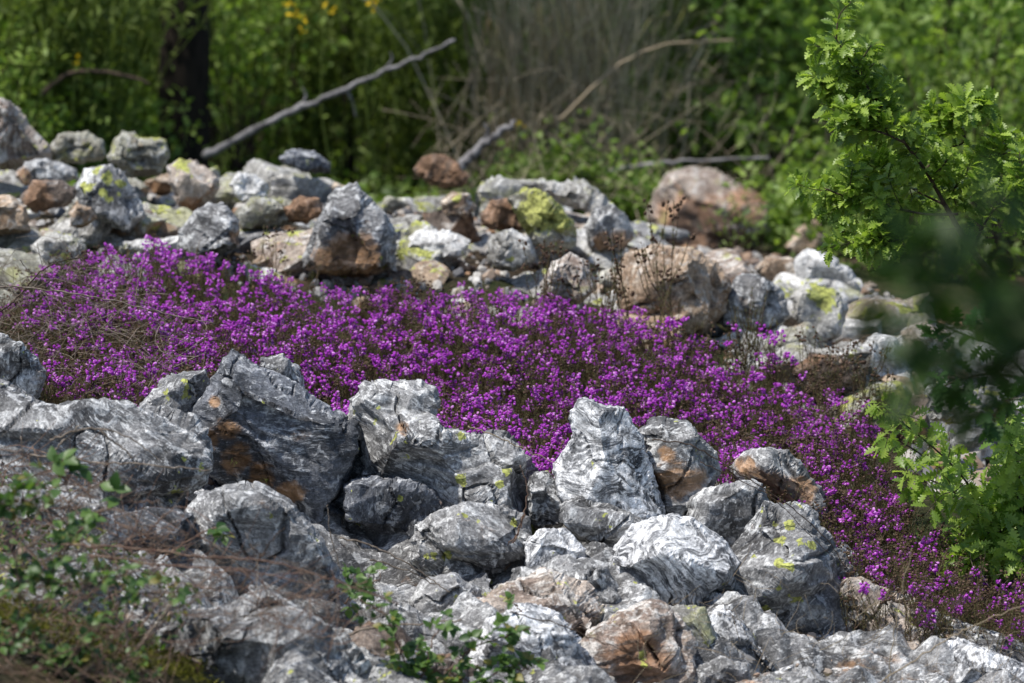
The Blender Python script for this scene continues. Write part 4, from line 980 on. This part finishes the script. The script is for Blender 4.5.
def tree(label, px, Y, r, hgt, seed, crown=(1.8, 1.8, 1.3), nc=150, lean=0, z1=None):
    rg = np.random.default_rng(seed); x = at(px, 100, Y)[0]; z = gz(x, Y) - .05; e = empty('tree', (x, Y, z)); tag(e, label, 'tree')
    P = curve([[x - lean * .3, Y, z], [x, Y, z + .8], [x + lean, Y, z + 2.4], [x + lean * 1.5, Y + .1, z + hgt]], 30)
    P[:, :2] += (np.cumsum(rg.normal(size=(30, 2)), axis=0)) * r * .06
    g = G(); 
    rr = r * (1 - .55 * np.linspace(0, 1, 30)); rr[0] *= 1.35; rr[1] *= 1.12
    th = np.arange(14) * 2 * PI / 14; V = []
    for i in range(30):
        V.append(P[i] + np.c_[np.cos(th), np.sin(th), 0 * th] * (rr[i] * (1 + .10 * pn(np.c_[np.cos(th) * 2, np.sin(th) * 2, np.full(14, i * .5 + seed)])))[:, None])
    V = np.concatenate(V); F = []
    for i in range(29):
        for k in range(14):
            a0 = i * 14 + k; a1 = i * 14 + (k + 1) % 14; F += [(a0, a1, a1 + 14), (a0, a1 + 14, a0 + 14)]
    g.add(V, F)
    c0 = P[-1] + np.array([0, 0, .2]); gl = G()
    cc = clump_leaves(gl, c0, np.array(crown), nc, 40, SIMPLE, (.07, .12), rg, crad=.22)
    for c_ in cc[::10]: g.tube(curve([P[20], (P[24] + c_) / 2, c_], 8), r * .25, .01, 5)
    g.build('trunk', M['bark'], e); gl.build('crown', M['wood'], e)
tree('thick dark tree trunk at the upper left behind the rocks', 184, 16.9, .120, 4.6, 71, (1.6, 1.2, .9), 70, .05)
tree('thin dark tree stem standing behind the dead branch', 348, 18.0, .028, 4.2, 72, (1.0, 1.0, .8), 40)
tree('dark slim trunk hidden among bushes near the top middle', 470, 19.8, .06, 5.0, 73, (1.2, 1.0, .8), 50)
tree('dark slim trunk in the shade behind the right thicket', 820, 20.5, .07, 5.0, 74, (1.2, 1.0, .8), 50)

# far wood: one mass
g = G(); rgf = np.random.default_rng(90)
for k in range(60):
    x = rgf.uniform(-3.6, 3.6); y = rgf.uniform(20.5, 24); z = gz(x, y)
    clump_leaves(g, np.array([x, y, z + .6]), np.array([.55, .5, .75]), 26, 26, SIMPLE, (.05, .09), rgf, crad=.11)
tag(g.build('far_wood', M['wood']), 'dark leafy undergrowth of the wood at the back', 'undergrowth', kind='stuff')
# undergrowth leaves on the woodland floor
g = G(); n = 9000
x = rgf.uniform(-3.2, 3.2, n); y = rgf.uniform(14.6, 20.5, n); z = ground_z(x, y)
kk = ~((np.abs(x - .75) < .5) & (y < 16.3)); x, y, z = x[kk], y[kk], z[kk]; n = len(x)
g.leaves(SIMPLE, np.c_[x, y, z + rgf.random(n) ** 2 * .12], rnd_up(n, 1, (0, 0, .2)), rnd_up(n, .6), rgf.uniform(.03, .06, n))
tag(g.build('ground_cover', M['shrub']), 'low green ground cover under the bushes', 'ground cover', kind='stuff')

# dead branches
def branch(name, label, pts, r0, r1, mat='deadwood', Y=16, subs=(), knob=.06, cat='branch', sides=8, n=None, group=None):
    g = G(); P3 = A3(pts, Y); c_ = curve(P3, n or 6 * len(pts)); c_[1:-1] += RNG.normal(size=(len(c_) - 2, 3)) * r0 * .22
    g.tube(c_, r0, r1, sides, knob=knob)
    for s_ in subs: g.tube(curve(A3(s_, Y), 8), r1 * .9, r1 * .35, 5)
    o = g.build(name, M[mat], loc=P3[0]); tag(o, label, cat, group); return o
branch('dead_branch', 'pale grey dead branch leaning diagonally above the far rocks', [(205, 156), (250, 132), (300, 108), (345, 89), (382, 72), (420, 56), (455, 40)], .0155, .006, Y=15.9, subs=[[(300, 108), (306, 96), (302, 88)], [(382, 72), (392, 60), (390, 52)], [(345, 89), (352, 100), (356, 118)]], knob=.12)
branch('dead_branch', 'short grey dead branch stub beside the orange red rock', [(455, 172), (470, 158), (482, 144), (498, 134), (515, 122)], .022, .010, Y=15.2, subs=[[(482, 144), (488, 132), (484, 124)]], knob=.12)
branch('dead_branch', 'thin pale fallen stick above the blurred orange boulder', [(580, 176), (640, 166), (700, 160), (770, 158)], .012, .005, Y=16.2)
branch('dead_branch', 'dark arched stick left of the trunk', [(40, 96), (70, 74), (110, 72), (150, 84)], .010, .006, 'twig_dark', Y=16.0)
branch('dead_branch', 'long bowed brown stem over the dry brown bush', [(560, 120), (610, 72), (660, 46), (735, 40)], .008, .003, 'straw', Y=16.4)

# yellow broom flowers
def blossom(label, pts, Y, seed, group=None):
    rg = np.random.default_rng(seed); g = G(); gs = G()
    c0 = at(pts[0][0], pts[0][1], Y); zg = gz(c0[0], Y); e = empty('broom_flower_stem', (c0[0], Y, zg)); tag(e, label, 'flowering stem', group)
    gs.tube(curve([[c0[0] + .05, Y, zg], [c0[0] - .02, Y, (zg + c0[2]) / 2], c0], 8), .004, .002, 4)
    for (a_, b_, r) in pts:
        p = at(a_, b_, Y); n = 5; P = p + rg.normal(size=(n, 3)) * r * .0013
        g.leaves(OVAL, P, rg.normal(size=(n, 3)), rg.normal(size=(n, 3)), rg.uniform(.014, .022, n))
        gs.tube(np.array([c0, p]) + 1e-4, .002, .0015, 4)
    gs.build('stem', M['broom'], e); g.build('flowers', M['yellow'], e)
blossom('yellow broom flower cluster hanging near the top left of centre', [(291, 5, 9), (297, 14, 9), (304, 20, 8), (303, 30, 6), (288, 12, 6)], 16.0, 1)
blossom('yellow broom flower right of the hanging cluster', [(326, 6, 7), (331, 11, 6)], 16.0, 2)
blossom('yellow broom flower at the top edge above the dead branch', [(371, 1, 8), (375, 4, 6)], 16.2, 3)
blossom('single yellow flower left of the trunk', [(77, 60, 6)], 16.0, 4)
blossom('single yellow flower above the orange red rock', [(520, 122, 7)], 15.4, 5)

# ------------------------------------------------------------------ brambles and dry canes in front
def bramble(label, canes, Y, seed, root_px, nl=14, size=(.022, .04), name='bramble', cane_r=.0022, lo=.1):
    rg = np.random.default_rng(seed); r0 = at(root_px[0], root_px[1], Y); z = gz(r0[0], Y); root = np.array([r0[0], Y, z]); e = empty(name, root); tag(e, label, 'bramble')
    gb = G(); gl = G()
    for pts in canes:
        c_ = curve(A3(pts, Y), 6 * len(pts), .002); gb.tube(c_, cane_r, cane_r * .6, 5)
        L = len(c_)
        for k in range(nl):
            q = rg.uniform(lo, 1) * (L - 1); i = int(min(q, L - 2)); p = c_[i]
            d = unit(rg.normal(size=3) * np.array([1, .7, .7]) + np.array([0, -.1, .35])); st_ = p + d * rg.uniform(.015, .035)
            gb.tube(np.array([p, st_]), .0008, .0006, 3)
            up = unit(np.array([0, -.4, 1]) + rg.normal(size=3) * .35); sd = unit(np.cross(d, up))
            gl.leaves(SERR, np.repeat(st_[None], 3, 0), np.array([d, sd + d * .3, -sd + d * .3]), np.repeat(up[None], 3, 0), rg.uniform(size[0], size[1], 3))
    gb.build('canes', M['cane'], e); gl.build('leaves', M['bramble'], e)
bramble('leafy bramble climbing at the lower left corner', [[(-10, 690), (30, 620), (60, 560), (90, 520)], [(0, 690), (20, 600), (10, 530), (40, 480)], [(40, 700), (90, 640), (120, 600), (170, 590)], [(-10, 600), (40, 580), (90, 585), (140, 570)], [(-20, 640), (40, 650), (90, 670), (130, 690)], [(-10, 520), (20, 500), (50, 495)], [(20, 690), (60, 660), (100, 640)]], 7.7, 1, (0, 690), 28, (.012, .026))
bramble('bramble with yellowish leaves against the left flat rock', [[(60, 560), (70, 520), (65, 480), (45, 462)], [(60, 560), (90, 520), (120, 505), (160, 500)]], 8.1, 2, (60, 600), 8)
bramble('fresh green bramble leaves in the bottom middle', [[(420, 710), (400, 650), (385, 615), (350, 595)], [(430, 710), (460, 660), (490, 640), (530, 628)], [(420, 700), (430, 650), (440, 625)], [(470, 700), (500, 670), (530, 670)], [(400, 690), (440, 670), (480, 690)]], 8.35, 3, (430, 700), 26, (.014, .028))
bramble('short bramble shoot right below the hollow', [[(350, 600), (365, 585), (380, 580)], [(345, 605), (350, 590), (345, 575)]], 8.75, 4, (350, 620), 9, (.014, .026))
bramble('two small bramble leaves on the cream and ochre topped rock', [[(540, 640), (525, 615), (515, 605)]], 8.7, 5, (540, 660), 5, (.014, .022))
bramble('small leafy shoot over the rounded grey rock', [[(160, 560), (190, 540), (215, 528), (235, 535)]], 8.5, 6, (150, 600), 5, (.018, .032))

def canes(name, label, segs, Y, r, mat='twig', group=None, cat='twig'):
    g = G(); P0 = None
    for s_ in segs:
        c_ = curve(A3(s_, Y), 7 * len(s_)); c_[1:-1] += RNG.normal(size=(len(c_) - 2, 3)) * .0015
        g.tube(c_, r, r * .55, 5)
        if P0 is None: P0 = c_[0]
    o = g.build(name, M[mat], loc=P0); tag(o, label, cat, group)
canes('cane', 'long reddish brown cane lying across the lower left', [[(60, 545), (130, 548), (200, 556), (270, 562), (340, 582), (400, 604)]], 8.0, .0026, 'cane')
canes('cane', 'second brown cane just under the long reddish one', [[(90, 556), (180, 566), (250, 570), (320, 588)]], 8.05, .0022, 'cane')
canes('twig', 'dark upright twig crossing the lower left canes', [[(240, 587), (262, 556), (272, 540), (285, 528)], [(262, 556), (250, 545)]], 8.3, .002, 'twig_dark')
canes('cane', 'thick pale cane rising from the bottom at the lower left', [[(110, 676), (140, 645), (160, 620), (175, 600)], [(130, 655), (125, 620), (130, 590)]], 7.9, .004, 'twig')
canes('cane', 'pale horizontal stick below the hollow', [[(335, 642), (370, 628), (420, 624), (462, 620)]], 8.5, .003, 'twig')
canes('cane', 'curved light cane across the hollow', [[(340, 538), (370, 545), (405, 562), (432, 580), (450, 592)], [(370, 560), (400, 568), (440, 586)]], 9.0, .0022, 'twig')
canes('twig', 'thin upright stalk in front of the crack', [[(345, 590), (338, 560), (330, 530), (328, 505)]], 9.0, .0016, 'twig')
canes('stem', 'curved brown stem rising over the right side of the outcrop', [[(498, 562), (512, 545), (524, 515), (527, 486), (520, 465)], [(524, 515), (516, 535), (505, 548)]], 9.35, .0022, 'cane')
canes('stem', 'pale straight stem leaning from the outcrop into the heather', [[(468, 426), (500, 438), (530, 452), (560, 465)]], 9.5, .0016, 'straw')
canes('stem', 'long dark stem arching over the rust fronted and lichen dotted rocks', [[(652, 440), (690, 445), (725, 465), (762, 487), (795, 510), (822, 535), (845, 565), (860, 590)]], 9.35, .0017, 'twig_dark')
canes('stem', 'second dark stem running just below the long arching one', [[(700, 462), (740, 480), (775, 500), (805, 530), (835, 560)]], 9.3, .0013, 'twig_dark')
canes('stem', 'pale grass stem standing at the bottom right', [[(888, 683), (893, 640), (902, 590), (912, 548)]], 8.7, .0015, 'straw')
canes('stem', 'long straw stem slanting across the bottom right corner', [[(870, 690), (930, 650), (980, 622), (1040, 600)]], 8.6, .0018, 'straw')
canes('stem', 'thin brown stem across the tan slope at the bottom', [[(510, 612), (560, 625), (610, 645), (650, 665)]], 8.6, .0016, 'twig_dark')
canes('twig', 'dark arching twig at the left edge above the heather', [[(-10, 318), (15, 300), (40, 272), (60, 262), (80, 258)]], 10.2, .0022, 'twig_dark')
canes('twig', 'long brown twig lying across the left heather', [[(-10, 286), (50, 290), (110, 300), (160, 312), (215, 324)]], 10.1, .0022, 'twig')
canes('stem', 'pale stem looping out of the left heather', [[(135, 300), (140, 275), (146, 250)]], 10.6, .0014, 'straw')
canes('branch', 'brown twigs over the left flat rock', [[(50, 440), (90, 428), (130, 438), (160, 460)], [(55, 450), (80, 425)], [(30, 455), (90, 462), (160, 466), (210, 470)], [(100, 430), (125, 450), (140, 470)]], 8.6, .0024, 'twig')
# tangles nobody could count
def tangle(label, poly, n, Y0, Y1, L, r, seed, mat, sides=3, up=.2, hz=0.0, name='dry_twigs'):
    rg = np.random.default_rng(seed); g = G(); P = np.array(poly, float); lo, hi = P.min(0), P.max(0); k = 0
    while k < n:
        px = rg.uniform(lo[0], hi[0], 1); py = rg.uniform(lo[1], hi[1], 1)
        if not in_poly(px, py, poly)[0]: continue
        f = (py[0] - lo[1]) / (hi[1] - lo[1]); Y = Y1 + (Y0 - Y1) * f + rg.uniform(-.15, .15)
        p = at(px[0], py[0], Y); a_ = rg.uniform(0, 6.28)
        d = unit(np.array([math.cos(a_), math.sin(a_) * .5, rg.normal() * .45 + up])); l = L * rg.uniform(.4, 1.3); bend = rg.normal(size=3) * l * .18
        c_ = curve([p - d * l / 2, p + bend, p + d * l / 2 + rg.normal(size=3) * l * .12], 7, .0012)
        gzz = ground_z(c_[:, 0], c_[:, 1]); c_[:, 2] = np.maximum(c_[:, 2], gzz + .004)
        g.tube(c_, r * rg.uniform(.6, 1.3), r * .4, sides); k += 1
    tag(g.build(name, M[mat]), label, 'dry twigs', kind='stuff')
tangle('tangle of thin grey dry twigs in the left heather', [(-20, 400), (-20, 270), (60, 250), (140, 300), (200, 350), (150, 400), (60, 405)], 330, 9.85, 11.0, .17, .0011, 1, 'twig')
tangle('tangle of brown canes and twigs in the lower left', [(-20, 700), (-20, 440), (60, 450), (140, 500), (220, 545), (330, 590), (360, 640), (200, 625), (140, 700)], 420, 7.6, 8.7, .17, .0013, 2, 'cane')
tangle('thin pale dry twigs over the lower left corner', [(-20, 700), (-20, 440), (60, 450), (140, 500), (220, 545), (340, 590), (360, 640), (200, 640), (150, 700)], 300, 7.7, 8.6, .14, .0009, 22, 'twig')
tangle('thin dry stems in the right heather fringe', [(700, 420), (820, 420), (900, 470), (1020, 600), (1000, 670), (880, 640), (800, 560)], 260, 9.35, 10.6, .12, .0008, 3, 'twig')
tangle('dry grass stems along the bottom right rocks', [(620, 620), (760, 560), (900, 600), (1040, 640), (1040, 700), (600, 700)], 130, 8.6, 9.1, .09, .0007, 4, 'straw', up=.8, name='dry_grass')
tangle('dry debris of stems between the far rocks at the right', [(760, 330), (860, 340), (900, 420), (820, 420)], 70, 10.9, 11.6, .13, .0011, 5, 'twig_dark', up=.5)
tangle('thin bare stems between the dry brown bush and far rocks', [(440, 200), (420, 100), (560, 20), (700, 20), (800, 170), (640, 200)], 200, 15.8, 17.5, .40, .0018, 6, 'drybrown', up=.8)
# low weeds around the bramble
g = G(); rgw = np.random.default_rng(18); nn_ = 900
pxs = rgw.uniform(-20, 240, nn_ * 3); pys = rgw.uniform(470, 700, nn_ * 3); k = in_poly(pxs, pys, [(-20, 470), (70, 480), (120, 540), (200, 590), (170, 640), (150, 700), (-20, 700)])
pos = at(pxs[k][:nn_], pys[k][:nn_], 8.9 - (pys[k][:nn_] - 470) / 230 * 1.25 + rgw.uniform(-.1, .1, k.sum())[:nn_])
pos[:, 2] = np.clip(pos[:, 2], ground_z(pos[:, 0], pos[:, 1]) + .01, ground_z(pos[:, 0], pos[:, 1]) + .16)
g.leaves(OVAL, pos, rnd_up(len(pos), 1, (0, -.3, .3)), rnd_up(len(pos), .6, (0, -.3, 1)), rgw.uniform(.010, .024, len(pos)))
tag(g.build('low_weeds', M['bramble']), 'low green weeds under the bramble in the lower left', 'weeds', kind='stuff')
# moss cushions in the lower left
g = G(); rgm = np.random.default_rng(8); n = 5200
pxs = rgm.uniform(-20, 230, n * 3); pys = rgm.uniform(500, 700, n * 3); k = in_poly(pxs, pys, [(-20, 520), (60, 560), (140, 590), (220, 595), (180, 640), (150, 700), (-20, 700)])
pos = at(pxs[k][:n], pys[k][:n], 7.95 + .25 * rgm.random(k[:].sum())[:n])
pos[:, 2] = np.minimum(pos[:, 2], ground_z(pos[:, 0], pos[:, 1]) + .03)
g.leaves(NARROW, pos, rnd_up(len(pos), .7), rgm.normal(size=(len(pos), 3)), rgm.uniform(.01, .022, len(pos)))
M['moss'] = leaf_mat('moss_brown_green', (.07, .075, .018), (.20, .19, .035), .3, .8, .1)
tag(g.build('moss', M['moss']), 'ochre green moss on the ground in the lower left', 'moss', kind='stuff')

# ------------------------------------------------------------------ light
to_sun = unit(np.array([-.50, -.16, 1.05]))
elev = math.asin(to_sun[2]); 
sun = bpy.data.lights.new('sun', 'SUN'); so = bpy.data.objects.new('sun', sun); COL.objects.link(so)
sun.energy = 5.0; sun.angle = math.radians(.5); sun.color = (1, .965, .91)
so.rotation_euler = Vector(to_sun).to_track_quat('Z', 'Y').to_euler(); so.location = (0, 0, 20)
wd = bpy.data.worlds.new('World'); sc.world = wd; wd.use_nodes = True; nt = wd.node_tree; nt.nodes.clear()
sky = nt.nodes.new('ShaderNodeTexSky'); sky.sky_type = 'NISHITA'; sky.sun_disc = False; sky.sun_elevation = elev; sky.sun_rotation = math.atan2(to_sun[0], to_sun[1])
bg = nt.nodes.new('ShaderNodeBackground'); bg.inputs[1].default_value = .145; wo = nt.nodes.new('ShaderNodeOutputWorld')
nt.links.new(sky.outputs[0], bg.inputs[0]); nt.links.new(bg.outputs[0], wo.inputs[0])
sc.view_settings.view_transform = 'Standard'; sc.view_settings.look = 'None'; sc.view_settings.exposure = 0; sc.view_settings.gamma = 1
sc.render.engine = 'CYCLES'
cy = sc.cycles; cy.max_bounces = 6; cy.diffuse_bounces = 3; cy.glossy_bounces = 2; cy.transmission_bounces = 3; cy.transparent_max_bounces = 4
cy.use_denoising = True; cy.caustics_reflective = False; cy.caustics_refractive = False
try: cy.denoiser = 'OPENIMAGEDENOISE'
except Exception: pass
cy.sample_clamp_indirect = 4
